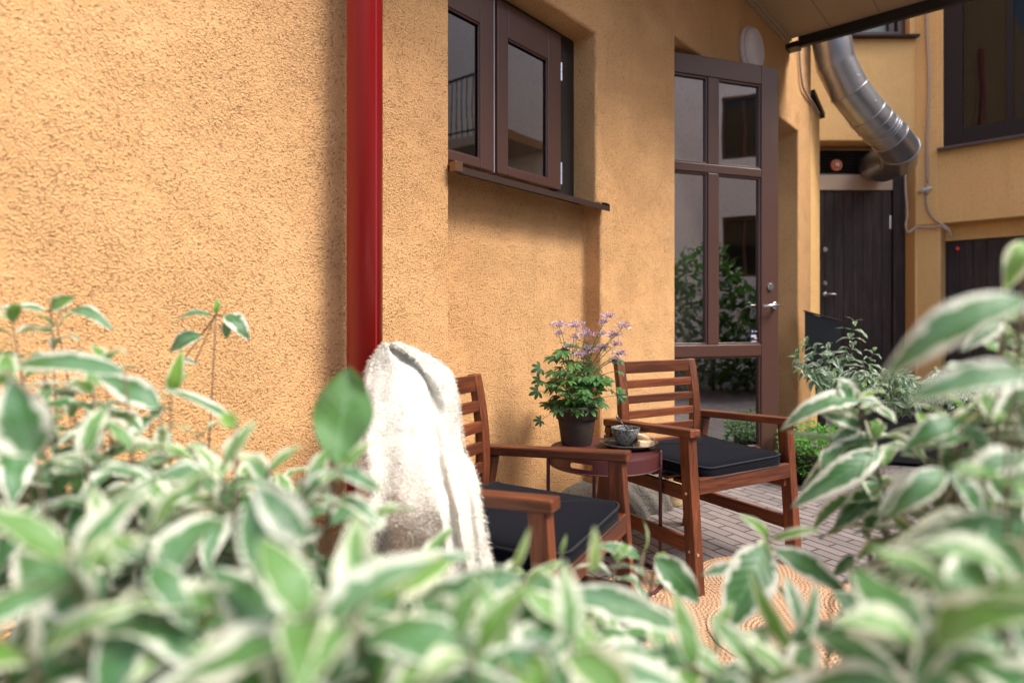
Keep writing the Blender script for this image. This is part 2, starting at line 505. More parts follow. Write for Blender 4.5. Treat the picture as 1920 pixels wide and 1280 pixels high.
def mat_jute():
    m, nt, out = newmat('jute_braid'); g = NG(nt)
    uv = g.n('ShaderNodeUVMap'); uv.uv_map = 'leaf'
    s1 = g.n('ShaderNodeSeparateXYZ'); g.l(uv.outputs[0], s1.inputs[0])
    r, a = s1.outputs[0], s1.outputs[1]     # radius (m), arc angle (turns)
    rows = g.math('MULTIPLY', r, 1 / 0.016)
    fr = g.math('FRACT', rows)
    ring = g.math('SUBTRACT', 1.0, g.math('MULTIPLY', g.math('ABSOLUTE', g.math('SUBTRACT', fr, 0.5)), 2.0))
    arc = g.math('MULTIPLY', g.math('MULTIPLY', a, 6.283), g.math('ADD', g.math('FLOOR', rows), 0.5))
    w = g.math('SINE', g.math('ADD', g.math('MULTIPLY', arc, 4.2), g.math('MULTIPLY', g.math('ABSOLUTE', g.math('SUBTRACT', fr, 0.5)), 7.0)))
    co = g.coords(); fine = g.noise(co, 350, 3, 0.7); bl = g.noise(co, 10, 3)
    h = g.math('ADD', g.math('MULTIPLY', g.math('POWER', ring, 0.5), 0.6), g.math('MULTIPLY', w, 0.25))
    h = g.math('ADD', h, g.math('MULTIPLY', fine, 0.8))
    cc = g.ramp(h, [(0.2, (0.27, 0.135, 0.065)), (0.7, (0.44, 0.265, 0.155)), (1.3, (0.60, 0.39, 0.24))])
    cc = g.mix(g.ramp(bl, [(0.4, 0.0), (0.7, 0.35)]), cc, (0.35, 0.2, 0.11))
    g.l(g.bsdf(cc, 0.9, g.bump(h, 0.9, 0.006), 0.2), out.inputs[0])
    return m
M['jute'] = mat_jute()

def mat_flower():
    m, nt, out = newmat('mauve_petal'); g = NG(nt)
    rn = g.n('ShaderNodeUVMap'); rn.uv_map = 'rnd'
    s2 = g.n('ShaderNodeSeparateXYZ'); g.l(rn.outputs[0], s2.inputs[0])
    cc = g.ramp(s2.outputs[0], [(0.0, (0.16, 0.06, 0.14)), (0.35, (0.46, 0.28, 0.44)), (1.0, (0.84, 0.68, 0.80))])
    g.l(g.bsdf(cc, 0.6, None, 0.3), out.inputs[0])
    return m
M['flower'] = mat_flower()

# ------------------------------------------------------------------ facade coordinates
TH = R(49.14); D = 1.70
WD = Vector((math.cos(TH), math.sin(TH), 0)); WN = Vector((math.sin(TH), -math.cos(TH), 0))
def W(s, o, z): return WN * (-D + o) + WD * s + Vector((0, 0, z))
def S(u, o=0.0):
    t = (u - 960) / FPX; q = -D + o
    return q * (t * WN.y - WN.x) / (WD.x - t * WD.y)
def Zat(u, v, o=0.0):
    y = W(S(u, o), o, 0).y
    return CH - (v - YH) / FPX * y
def px(u, v, d): return Vector(((u - 960) / FPX * d, d, CH - (v - YH) / FPX * d))

def relief(mb, P, us, zs, depth):
    """stepped wall: depth[i][j] for cell us[i..i+1] x zs[j..j+1]; None = nothing; P(u, o, z) -> point"""
    nu, nz = len(us) - 1, len(zs) - 1
    def q(a, b, c, d): mb.add([a, b, c, d], [(0, 1, 2, 3)])
    for i in range(nu):
        for j in range(nz):
            dd = depth(i, j)
            if dd is None: continue
            q(P(us[i], -dd, zs[j]), P(us[i + 1], -dd, zs[j]), P(us[i + 1], -dd, zs[j + 1]), P(us[i], -dd, zs[j + 1]))
    for i in range(nu - 1):
        for j in range(nz):
            a, b = depth(i, j), depth(i + 1, j)
            a = 1.2 if a is None else a; b = 1.2 if b is None else b
            if a != b:
                q(P(us[i + 1], -a, zs[j]), P(us[i + 1], -b, zs[j]), P(us[i + 1], -b, zs[j + 1]), P(us[i + 1], -a, zs[j + 1]))
    for i in range(nu):
        for j in range(nz - 1):
            a, b = depth(i, j), depth(i, j + 1)
            if a is None or b is None: 
                if a is None and b is None: continue
                a = 1.2 if a is None else a; b = 1.2 if b is None else b
            if a != b:
                q(P(us[i], -a, zs[j + 1]), P(us[i + 1], -a, zs[j + 1]), P(us[i + 1], -b, zs[j + 1]), P(us[i], -b, zs[j + 1]))

# ------------------------------------------------------------------ ground
g0 = MB()
g0.add([(-40, -40, 0), (40, -40, 0), (40, 40, 0), (-40, 40, 0)], [(0, 1, 2, 3)])
ground = g0.build('pavement', M['pavers']); ground['kind'] = 'structure'

# ------------------------------------------------------------------ near house (facade A)
house = thing('rendered_house', 'orange roughcast house with brown window, glazed door and canopy', 'house', W(0, 0, 0))
sWL, sWR, sRR = S(843), S(1118), S(1127)
zSill = Zat(1118, 383); zTop = Zat(1118, 63)
sNL, sNR, sEnd = S(1266), S(1497), S(1521)
zN = Zat(1280, 77.5)
us = [-6, sWL, sWR, sRR, sNL, sNR, sEnd, sEnd + 0.02]
zs = [-0.02, zSill + 0.008, zTop, zN, 9.0]
def dA(i, j):
    if i == 6: return None
    if i == 1 and j == 0: return 0.10
    if i == 2 and j == 0: return 0.10
    if i == 1 and j == 1: return 0.17
    if i == 4 and j <= 2: return 0.34
    return 0.0
mb = MB(); relief(mb, W, us, zs, dA)
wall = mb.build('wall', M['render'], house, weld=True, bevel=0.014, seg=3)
# closed back of the recesses is part of the relief; roof slab closes the top
# buttress at the far corner with a sloping black sheet cap
sB = S(1538); zB = Zat(1521, 180)
mb = MB()
pts = [(sEnd - 0.03, -0.003), (sB, -0.003), (sB, -0.45), (sEnd - 0.03, -0.45)]
zb2 = Zat(1538, 216)
vs = [W(a, o, 0) for a, o in pts] + [W(pts[0][0], pts[0][1], zB), W(pts[1][0], pts[1][1], zb2), W(pts[2][0], pts[2][1], zb2), W(pts[3][0], pts[3][1], zB)]
mb.add(vs, [(0, 1, 5, 4), (1, 2, 6, 5), (2, 3, 7, 6), (3, 0, 4, 7), (4, 5, 6, 7)])
mb.build('buttress', M['render_far'], house, bevel=0.01)
mb = MB()
vs = [W(sEnd + 0.01, 0.03, zB + 0.01), W(sB + 0.06, 0.03, zb2 - 0.02), W(sB + 0.06, -0.46, zb2 - 0.02), W(sEnd + 0.01, -0.46, zB + 0.01)]
vs += [v + Vector((0, 0, 0.05)) for v in vs]
mb.add(vs, [(0, 1, 2, 3), (4, 5, 6, 7), (0, 1, 5, 4), (1, 2, 6, 5), (2, 3, 7, 6), (3, 0, 4, 7)])
mb.build('buttress_cap', M['black'], house)

# window
def wrect(mb, s0, s1, z0, z1, o0, o1):
    vs = [W(s, o, z) for s in (s0, s1) for o in (o0, o1) for z in (z0, z1)]
    mb.add(vs, [(0, 1, 3, 2), (4, 6, 7, 5), (0, 4, 5, 1), (2, 3, 7, 6), (0, 2, 6, 4), (1, 5, 7, 3)])
def ring(mb, P, s0, s1, z0, z1, w, o0, o1, wl=None, wr=None, wt=None, wb=None):
    wl = w if wl is None else wl; wr = w if wr is None else wr; wt = w if wt is None else wt; wb = w if wb is None else wb
    P(mb, s0, s0 + wl, z0, z1, o0, o1); P(mb, s1 - wr, s1, z0, z1, o0, o1)
    e = 0.0004
    P(mb, s0 + wl + e, s1 - wr - e, z0, z0 + wb, o0, o1); P(mb, s0 + wl + e, s1 - wr - e, z1 - wt, z1, o0, o1)
win = MB()
oF = -0.125
zf0, zf1 = zSill + 0.005, zTop
ring(win, wrect, sWL - 0.04, sWR, zf0 - 0.05, zf1 + 0.03, 0.045, -0.169, oF - 0.012, wr=sWR - S(1052, -0.11) + 0.02, wt=0.09)
window = win.build('window', M['black'], house, bevel=0.002)
oS = -0.110
gR1, gR0 = S(1028, oS), S(953, oS)
sh1, sh0 = S(1052, oS), S(933, oS)
lh1 = S(926, oS); gL1 = S(901, oS); lh0 = sWL - 0.08; gL0 = lh0 + (gR0 - sh0)
zg0, zg1 = Zat(1028, 335, oS), Zat(1028, 112, oS)
zs0, zs1 = Zat(1048, 356, oS), zTop - 0.03
def sash(s0, s1, a0, a1):
    m = MB()
    ring(m, wrect, s0, s1, zs0, zs1, 0.05, -0.15, oS, wl=a0 - s0, wr=s1 - a1, wt=zs1 - zg1, wb=zg0 - zs0)
    o = m.build('sash', M['brown'], window, bevel=0.004)
    b = MB(); t = 0.007
    ring(b, wrect, a0 - 0.001, a1 + 0.001, zg0 - 0.001, zg1 + 0.001, t, -0.122, oS - 0.006)
    b.build('glazing_bead', M['brown'], window, bevel=0.001)
    p = MB(); wrect(p, a0, a1, zg0, zg1, -0.132, -0.128); p.build('pane', M['glass_small'], window)
sash(lh0, lh1, gL0, gL1)
sash(sh0, sh1, gR0, gR1)
m = MB(); wrect(m, lh1 + 0.0015, lh1 + 0.0035, zs0, zs1, -0.15, oS + 0.001); m.build('seal_strip', M['white'], window)
m = MB(); wrect(m, lh1 + 0.004, sh0 - 0.001, zs0, zs1, -0.15, oS - 0.012); m.build('meeting_stile', M['brown'], window)
m = MB(); wrect(m, gL0 - 0.005, gL1 + 0.005, zg0, zg1, -0.1480, -0.142); wrect(m, gR0 - 0.005, gR1 + 0.005, zg0, zg1, -0.1480, -0.142); m.build('blind', M['blind'], window)
for va, vb in ((305, 346), (118, 152)):
    m = MB(); za, zb = Zat(1053, vb, oS), Zat(1053, va, oS)
    m.tube([W(sh1 + 0.004, oS - 0.002, za), W(sh1 + 0.004, oS - 0.002, (za + zb) / 2 - 0.001)], 0.006, 12)
    m.tube([W(sh1 + 0.004, oS - 0.002, (za + zb) / 2 + 0.001), W(sh1 + 0.004, oS - 0.002, zb)], 0.006, 12)
    m.build('hinge', M['chrome'], window, smooth=False)

# window sill: sloping folded sheet with end upstands
m = MB()
oE = 0.045; sl0, sl1 = sWL - 0.012, S(1143, oE)
zi, zo = zSill + 0.018, zSill - 0.008
prof = [(-0.12, zi), (oE, zo), (oE, zo - 0.026), (oE - 0.003, zo - 0.026), (oE - 0.003, zo - 0.003), (-0.12, zi - 0.003)]
vs = [W(sl0, o, z) for o, z in prof] + [W(sl1, o, z) for o, z in prof]
n = len(prof)
m.add(vs, [tuple(range(n)), tuple(range(2 * n - 1, n - 1, -1))] + [(i, (i + 1) % n, n + (i + 1) % n, n + i) for i in range(n)])
sill = m.build('window_sill', M['brown_sheet'], house)
m = MB()
for s_, hh in ((sl1 - 0.001, 0.02),):
    vs = [W(s_, -0.10, zi), W(s_, oE + 0.001, zo - 0.026), W(s_, oE + 0.001, zo + hh * 0.4), W(s_, oE - 0.02, zo + hh), W(s_, -0.10, zi + hh)]
    vs2 = [v - WD * 0.05 for v in vs[:2]]
    m.add(vs + [v + WD * 0.002 for v in vs], [(0, 1, 2, 3, 4), (9, 8, 7, 6, 5)] + [(i, (i + 1) % 5, 5 + (i + 1) % 5, 5 + i) for i in range(5)])
m.build('end_fold', M['black'], sill)
m = MB()
wrect(m, sl0 - 0.004, sl0 + 0.035, zo - 0.022, zo + 0.016, oE - 0.03, oE + 0.004)
m.build('corner_fold', mat_paint('bronze_sheet', (0.22, 0.13, 0.08), 0.3, metal=0.8), sill, bevel=0.002)

# ------------------------------------------------------------------ niche back: fixed glazed frame
m = MB()
def rr(s0, s1, z0, z1, o0, o1): wrect(m, s0, s1, z0, z1, o0, o1)
rr(sNL, sNL + 0.09, 0.05, zN, -0.338, -0.25); rr(sNR - 0.09, sNR, 0.05, zN, -0.338, -0.25)
rr(sNL + 0.0905, sNR - 0.0905, zN - 0.10, zN, -0.338, -0.252)
rr(sNL + 1.02, sNL + 1.12, 0.05, zN - 0.1005, -0.338, -0.252)
rr(sNL + 1.1205, sNR - 0.0905, 0.78, 0.88, -0.338, -0.254); rr(sNL + 1.1205, sNR - 0.0905, 0.05, 0.25, -0.338, -0.254)
dfr = m.build('door_frame', M['brown'], house, bevel=0.004)
m = MB(); rr(sNL, sNR, 0.05, zN, -0.3385, -0.334); m.build('dark_interior', M['interior'], dfr)
m = MB(); rr(sNL + 1.12, sNR - 0.09, 0.2, zN - 0.1, -0.30, -0.295); m.build('pane', M['glass'], dfr)
m = MB(); wrect(m, sNL, sNR, -0.01, 0.05, -0.339, -0.02); m.build('door_step', M['concrete'], house, bevel=0.006)

# open door leaf
PHI = R(18.5)
LD = Vector((math.cos(PHI), math.sin(PHI), 0)); LN = Vector((math.sin(PHI), -math.cos(PHI), 0))
dR = 4.16; PR = Vector(((1460 - 960) / FPX * dR, dR, 0))
LW = 0.93
def Lp(a, o, z): return PR - LD * a + LN * o + Vector((0, 0, z))      # a = distance from the lock edge
def La(u, o=0.0):
    t = (u - 960) / FPX; P0 = PR + LN * o
    return (P0.x - t * P0.y) / (LD.x - t * LD.y)
def Lz(u, v): return CH - (v - YH) / FPX * Lp(La(u), 0, 0).y
def lrect(mb, a0, a1, z0, z1, o0, o1):
    vs = [Lp(a, o, z) for a in (a0, a1) for o in (o0, o1) for z in (z0, z1)]
    mb.add(vs, [(0, 1, 3, 2), (4, 6, 7, 5), (0, 4, 5, 1), (2, 3, 7, 6), (0, 2, 6, 4), (1, 5, 7, 3)])
aG1, aG0, aM0, aM1 = La(1428), La(1347), La(1328), La(1268)
aEnd = LW - 0.10
zt = Lz(1460, 128); zb = 0.055
r1t, r1b, r2t, r2b, r3t, r3b = Lz(1428, 159), Lz(1428, 317), Lz(1428, 333), Lz(1428, 645), Lz(1428, 667), 0.20
m = MB(); e = 0.0004
T0, T1 = -0.055, 0.0
lrect(m, 0, aG1, zb, zt, T0, T1); lrect(m, aEnd, LW, zb, zt, T0, T1)
for z0, z1 in ((zb, r3b), (r3t, r2b), (r2t, r1b) if r2t < r1b else (r1b, r2t), (r1t, zt)):
    lo, hi = min(z0, z1), max(z0, z1)
    lrect(m, aG1 + e, aEnd - e, lo, hi, T0, T1)
lrect(m, aG0, aM0, r2b + e, r2t - e, T0, T1)
lrect(m, aG0, aM0, r1b + e, r1t - e, T0, T1)
door = m.build('door', M['brown'], house, bevel=0.005)
for a0, a1, z0, z1 in ((aG1, aG0, r1b, r1t), (aM0, aEnd, r1b, r1t), (aG1, aG0, r2b, r2t), (aM0, aEnd, r2b, r2t), (aG1, aEnd, r3b, r3t)):
    lo, hi = min(z0, z1), max(z0, z1)
    q = MB(); lrect(q, a0, a1, lo, hi, -0.030, -0.026); q.build('pane', M['glass'], door)
    q = MB(); bw = 0.012
    for x in ((a0 + e, a0 + bw, lo + e, hi - e), (a1 - bw, a1 - e, lo + e, hi - e), (a0 + bw + e, a1 - bw - e, lo + e, lo + bw), (a0 + bw + e, a1 - bw - e, hi - bw, hi - e)):
        lrect(q, *x, -0.0255, -0.009)
    q.build('glazing_bead', M['brown'], door, bevel=0.002)
# lever handle
hz = Lz(1450, 573); ha = La(1452)
def disc(mb, c, nrm, r, th, seg=28):
    c = Vector(c); mb.tube([c, c + nrm * th * 0.7, c + nrm * th], [r, r, r * 0.86], seg)
m = MB(); disc(m, Lp(ha, 0, hz), LN, 0.026, 0.010)
m.tube([Lp(ha, 0.008, hz), Lp(ha, 0.045, hz), Lp(ha + 0.012, 0.055, hz), Lp(ha + 0.07, 0.056, hz - 0.001), Lp(ha + 0.135, 0.052, hz - 0.004)], [0.010, 0.010, 0.011, 0.010, 0.009], 14)
m.build('handle', M['steel'], door, smooth=True)
m = MB(); lz = Lz(1444, 538); disc(m, Lp(La(1444), 0, lz), LN, 0.025, 0.012); m.box((0, 0, 0), (0.006, 0.004, 0.016), Matrix.Translation(Lp(La(1444), 0.014, lz)))
m.build('lock', M['steel'], door)
# sticker on the pane: dark blue card, round emblem, pale silhouette, line of small lettering
sa0, sa1, sz0, sz1 = La(1427), La(1411), Lz(1420, 644), Lz(1420, 616)
m = MB(); lrect(m, sa0, sa1, sz0, sz1, -0.0255, -0.0245)
sticker = m.build('sticker', mat_paint('sticker_blue', (0.012, 0.018, 0.05), 0.35), door)
m = MB()
w_ = sa1 - sa0; h_ = sz1 - sz0
cx = sa1 - 0.28 * w_
m.tube([Lp(cx, -0.0243, sz0 + 0.82 * h_), Lp(cx, -0.0240, sz0 + 0.82 * h_)], 0.0065, 16)
for k in range(4):
    lrect(m, sa0 + 0.12 * w_ + k * 0.1 * w_, sa0 + 0.19 * w_ + k * 0.1 * w_, sz0 + 0.78 * h_, sz0 + 0.86 * h_, -0.0243, -0.0240)
lrect(m, sa0 + 0.28 * w_, sa1 - 0.12 * w_, sz0 + 0.42 * h_, sz0 + 0.58 * h_, -0.0243, -0.0240)
lrect(m, sa0 + 0.14 * w_, sa0 + 0.5 * w_, sz0 + 0.30 * h_, sz0 + 0.41 * h_, -0.0243, -0.0240)
lrect(m, sa0 + 0.05 * w_, sa1 - 0.05 * w_, sz0 + 0.03 * h_, sz0 + 0.10 * h_, -0.0243, -0.0240)
lrect(m, sa0 + 0.2 * w_, sa1 - 0.2 * w_, sz0 + 0.14 * h_, sz0 + 0.19 * h_, -0.0243, -0.0240)
m.build('emblem', M['white'], door)

# canopy over the door
sC = S(1474); zC = Zat(1474, 76)
m = MB()
wrect(m, 1.2, sC, zC, zC + 0.02, 0.0, 1.3)
canopy = m.build('canopy', M['soffit'], house)
for k in range(1, 4):
    q = MB(); wrect(q, 1.2, sC - 0.03, zC - 0.0012, zC - 0.0004, k * 0.36 - 0.003, k * 0.36 + 0.003)
    if k == 1: seam = q
    else: seam.add(q.v, q.f)
seam.build('board_joint', mat_paint('joint_brown', (0.22, 0.15, 0.085), 0.8), canopy)  # joint strips in a darker brown than the soffit boards
m = MB(); wrect(m, sC + 0.001, sC + 0.05, zC - 0.085, zC + 0.12, 0.101, 1.35); wrect(m, sC - 0.02, sC + 0.10, zC - 0.085, zC - 0.037, -0.02, 0.10)
m.build('fascia', M['black'], canopy)
m = MB(); wrect(m, 1.2, sC - 0.001, zC - 0.045, zC - 0.001, 0.001, 0.03); wrect(m, 1.2, sC - 0.001, zC - 0.022, zC - 0.001, 0.031, 0.05)
m.build('moulding', M['soffit'], canopy, bevel=0.004)
m = MB(); wrect(m, 1.2, sC + 0.05, zC + 0.121, zC + 0.16, -0.01, 1.4); m.build('roof', M['black'], canopy)

# concrete footing at the wall base
m = MB()
fs0, fs1 = S(1052), S(1236)
nx, nz_ = 60, 10
vs, fs = [], []
for i in range(nx + 1):
    for j in range(nz_ + 1):
        a = i / nx; t = j / nz_
        s_ = fs0 + (fs1 - fs0) * a
        top = 0.14 + 0.08 * math.sin(a * 9) * 0.35 + 0.08 * min(1, a * 3)
        z = top * t
        o = 0.10 * (1 - t ** 2.2) * min(1, a * 6) + 0.05 * min(1, a * 6) * (0.6 + 0.4 * math.sin(a * 17 + z * 9)) + 0.012 * math.sin(a * 53 + t * 7)
        if j == nz_: o = -0.13
        vs.append(W(s_, o, z))
for i in range(nx):
    for j in range(nz_):
        p = i * (nz_ + 1) + j
        fs.append((p, p + nz_ + 1, p + nz_ + 2, p + 1))
m.add(vs, fs)
m.build('footing', M['concrete'], house, smooth=True, subsurf=1)

# ------------------------------------------------------------------ downpipe
oP = 0.115
sP = S(684, oP); cP = W(sP, oP, 0)
pr = 33.0 / FPX * cP.y
dp = thing('downpipe', 'glossy red round rainwater pipe running up the orange wall', 'drainpipe', cP)
m = MB(); m.tube([cP + Vector((0, 0, 0.0)), cP + Vector((0, 0, 6.5))], pr, 48)
m.build('pipe', M['red'], dp, smooth=True)
m = MB(); sd_ = (Vector((cP.x, cP.y, 0)).normalized()); side = Vector((sd_.y, -sd_.x, 0))
cp2 = cP + side * pr * 0.62 - sd_ * pr * 0.80
m.bar(cp2, cp2 + Vector((0, 0, 6.5)), 0.003, 0.004, up=(1, 0, 0))
m.build('seam', M['red'], dp)
for zz in (3.2,):
    m = MB(); m.tube([cP + Vector((0, 0, zz)), cP + Vector((0, 0, zz + 0.03))], pr + 0.004, 40)
    m.tube([cP + Vector((0, 0, zz + 0.015)), W(sP, -0.02, zz + 0.015)], 0.008, 8)
    m.build('bracket', M['red'], dp, smooth=True)

# ------------------------------------------------------------------ wall lamp
oL = 0.0
lu, lv = 1411, 95
cL = W(S(lu, 0.04), 0, Zat(lu, lv, 0.04))
lamp = thing('wall_lamp', 'round white plastic wall lamp above the glazed door', 'lamp', cL)
rL = 44 / FPX * cL.y
m = MB(); m.tube([cL, cL + WN * 0.03, cL + WN * 0.035], [rL, rL, rL * 0.96], 48); m.build('base', M['white'], lamp, smooth=True)
m = MB()
N_ = 10
m.tube([cL + WN * (0.036 + 0.06 * math.sin(k / N_ * math.pi / 2)) for k in range(N_)], [max(0.004, rL * 0.93 * math.cos(k / N_ * math.pi / 2) ** 0.45) for k in range(N_)], 48)
m.build('diffuser', M['white'], lamp, smooth=True)

# ------------------------------------------------------------------ far wing (walls B and C)
YB = 6.9
wing = thing('courtyard_wing', 'orange rendered wing with dark board doors across the yard', 'house', (4.56, YB, 0))
def PB(x, o, z): return Vector((x, YB - o, z))
def brect(mb, x0, x1, z0, z1, o0, o1):
    vs = [PB(x, o, z) for x in (x0, x1) for o in (o0, o1) for z in (z0, z1)]
    mb.add(vs, [(0, 1, 3, 2), (4, 6, 7, 5), (0, 4, 5, 1), (2, 3, 7, 6), (0, 2, 6, 4), (1, 5, 7, 3)])
def XB(u, o=0.0): return (u - 960) / FPX * (YB - o)
def ZB(v, o=0.0): return CH - (v - YH) / FPX * (YB - o)
xc = XB(1720)
xd1 = XB(1716); zl = ZB(264); zw0 = ZB(71); xw1 = XB(1706); xw0 = XB(1578)
us = [1.5, 3.2, xw0, xw1, xd1, xc]
zs = [-0.02, zl, zw0 + 0.01, 5.7, 8.0]
def dB(i, j):
    if j == 0 and i in (1, 2, 3): return 0.32
    if j == 2 and i == 2: return 0.16
    return 0.0
m = MB(); relief(m, PB, us, zs, dB); m.build('wall', M['render_far'], wing, weld=True, bevel=0.012)
ths = R(-43.5)
CD = Vector((math.cos(ths), math.sin(ths), 0)); CN = Vector((CD.y, -CD.x, 0))
C0 = Vector((xc, YB, 0))
def PC(s, o, z): return C0 + CD * s + CN * o + Vector((0, 0, z))
def SC(u, o=0.0):
    t = (u - 960) / FPX; P0 = C0 + CN * o
    return (t * P0.y - P0.x) / (CD.x - t * CD.y)
def ZC(u, v, o=0.0): return CH - (v - YH) / FPX * PC(SC(u, o), o, 0).y
def crect(mb, s0, s1, z0, z1, o0, o1):
    vs = [PC(s, o, z) for s in (s0, s1) for o in (o0, o1) for z in (z0, z1)]
    mb.add(vs, [(0, 1, 3, 2), (4, 6, 7, 5), (0, 4, 5, 1), (2, 3, 7, 6), (0, 2, 6, 4), (1, 5, 7, 3)])
sc0, sw0 = SC(1763), SC(1768)
zc_l = ZC(1770, 419); zc_w = ZC(1772, 275)
us = [0, sc0, sw0, 2.4, 3.4, 5.0]
zs = [-0.02, zc_l, zc_w, zc_w + 2.1, 8.0]
def dC(i, j):
    if j == 0 and i in (1, 2, 3): return 0.42
    if j == 2 and i == 2: return 0.17
    return 0.0
m = MB(); relief(m, PC, us, zs, dC); m.build('wall', M['render_far'], wing, weld=True, bevel=0.012)
# pilaster ridge between B and C
m = MB(); crect(m, -0.02, sc0 - 0.015, zc_l + 0.0, 7.9, 0.0, 0.02)
m.build('pilaster', M['render_far'], wing, bevel=0.01)
# dark board door in B
def boards(mb, fn, a0, a1, z0, z1, o0, o1, w):
    n = max(1, round((a1 - a0) / w)); w = (a1 - a0) / n
    for k in range(n):
        fn(mb, a0 + k * w + 0.0015, a0 + (k + 1) * w - 0.0015, z0, z1, o0, o1 + (0.002 if k % 2 else 0))
oD = -0.20
zd_t, zd_h = ZB(357, oD), ZB(552, oD)
xdl, xdr = XB(1533, oD) - 0.03, XB(1672, oD)
m = MB(); boards(m, brect, xdl, xdr - 0.004, 0.2, zd_t - 0.012, oD - 0.05, oD, 0.105)
bdoor = m.build('door', M['darkwood'], wing, bevel=0.003)
m = MB()
brect(m, xdr, xd1 - 0.001, 0.2, zl - 0.05, -0.31, oD + 0.03)
brect(m, xdl - 0.05, xdr - 0.001, 0.0, 0.2, -0.31, oD + 0.04)
m.build('door_frame', M['darkwood'], wing, bevel=0.004)
for v_, r_ in ((468, 0.033), (531, 0.028), (552, 0.03)):
    q = MB(); disc(q, PB(XB(1547, oD), oD, ZB(v_, oD)), Vector((0, -1, 0)), r_ * 0.9, 0.012)
    if v_ == 552:
        q.tube([PB(XB(1547, oD), oD, ZB(v_, oD)), PB(XB(1547, oD), oD + 0.06, ZB(v_, oD)), PB(XB(1562, oD), oD + 0.06, ZB(v_, oD)), PB(XB(1566, oD), oD + 0.055, ZB(v_, oD) - 0.01)], 0.012, 10)
        q.build('handle', M['steel'], bdoor, smooth=True)
    else:
        q.build('lock', M['steel'], bdoor)
q = MB(); brect(q, XB(1668, oD) - 0.012, XB(1668, oD) + 0.012, ZB(430, oD), ZB(404, oD), oD + 0.001, oD + 0.02); q.build('hinge', M['chrome'], bdoor, bevel=0.004)
# beige panel and louvred vent above the door
m = MB(); brect(m, xdl - 0.2, XB(1695, oD), zd_t, ZB(328, oD), oD - 0.05, oD + 0.02); brect(m, XB(1630, oD), XB(1695, oD), ZB(328, oD) + 0.0005, ZB(284, oD), oD - 0.05, oD + 0.012)
m.build('transom_panel', M['beige'], wing, bevel=0.003)
m = MB(); zv0, zv1 = ZB(327, oD), ZB(283, oD); xv0, xv1 = xdl - 0.2, XB(1629, oD)
brect(m, xv0, xv1, zv0, zv1, oD - 0.05, oD - 0.03)
for k in range(8):
    zz = zv0 + (zv1 - zv0) * (k + 0.5) / 8
    m.bar(PB(xv0, oD - 0.01, zz), PB(xv1, oD - 0.01, zz), 0.035, 0.005, up=(0, -0.6, 0.8))
brect(m, xv1 - 0.012, xv1, zv0, zv1, oD - 0.029, oD + 0.022); brect(m, xv0, xv1 - 0.013, zv1 - 0.01, zv1, oD - 0.029, oD + 0.022); brect(m, xv0, xv1 - 0.013, zv0, zv0 + 0.012, oD - 0.029, oD + 0.022)
m.build('vent_grille', mat_paint('grille_black', (0.02, 0.016, 0.015), 0.35), wing)
m = MB(); c = PB(XB(1566, oD), oD + 0.005, ZB(311, oD))
dirY = Vector((0, -1, 0))
m.tube([c, c + dirY * 0.03], 0.066, 28)
bl = m.build('bulkhead_lamp', mat_paint('amber_plastic', (0.50, 0.13, 0.025), 0.35), wing)
m = MB(); m.tube([c + dirY * 0.031, c + dirY * 0.04, c + dirY * 0.05], [0.028, 0.026, 0.014], 20); m.build('bulb', M['white'], bl, smooth=True)

def window_in(fn, name, a0, a1, z0, z1, o, parent, mat, mull=(), fr=0.07, curtain_or_dark=None, back=None):
    m = MB(); ring(m, fn, a0, a1, z0, z1, fr, o - 0.06, o)
    for x in mull: fn(m, x - 0.03, x + 0.03, z0 + fr + e, z1 - fr - e, o - 0.05, o - 0.003)
    w = m.build(name, mat, parent, bevel=0.004)
    m = MB(); fn(m, a0 + fr, a1 - fr, z0 + fr, z1 - fr, o - 0.04, o - 0.036); m.build('pane', M['glass_dim'], w)
    if curtain_or_dark: 
        m = MB(); fn(m, a0 + fr, a1 - fr, z0 + fr, z1 - fr, o - 0.075, o - 0.07); m.build('curtain_or_dark', curtain_or_dark, w)  # backing of the pane
    return w
sheer = mat_paint('sheer_curtain', (0.62, 0.58, 0.5), 0.9)
window_in(brect, 'window', xw0, xw1 - 0.005, zw0 + 0.02, 5.68, -0.075, wing, M['brown'], (XB(1672, -0.075),), 0.085, sheer)
m = MB(); m.bar(PB(xw0 - 0.05, 0.0, zw0), PB(XB(1722, 0.05), 0.0, zw0), 0.17, 0.03, up=(0, -0.1, 1)); m.build('window_sill', M['brown_sheet'], wing, bevel=0.006)
window_in(crect, 'window', sw0, 2.39, zc_w + 0.005, zc_w + 2.09, -0.03, wing, mat_paint('dark_frame', (0.018, 0.010, 0.009), 0.5, spec=0.3), (SC(1893, -0.03), 1.6), 0.17, mat_paint('dark_room', (0.015, 0.013, 0.012), 0.9))  # no curtain here: dark sheet painted as the room's shade
m = MB(); m.bar(PC(SC(1757, 0.06), 0.02, zc_w - 0.03), PC(2.5, 0.02, zc_w - 0.03), 0.16, 0.035, up=CN * 0.12 + Vector((0, 0, 1))); m.build('window_sill', mat_paint('sill_sheet', (0.10, 0.07, 0.07), 0.3), wing, bevel=0.01)
m = MB(); q_ = ZC(1785, 452, -0.3)
boards(m, crect, sc0 + 0.01, 3.39, 0.0, q_, -0.41, -0.33, 0.12)
m.build('garage_door', M['darkwood'], wing, bevel=0.003)
m = MB(); crect(m, sc0, 3.4, q_ + 0.002, zc_l - 0.0, -0.415, -0.28); m.build('lintel', M['render_far'], wing, bevel=0.006)
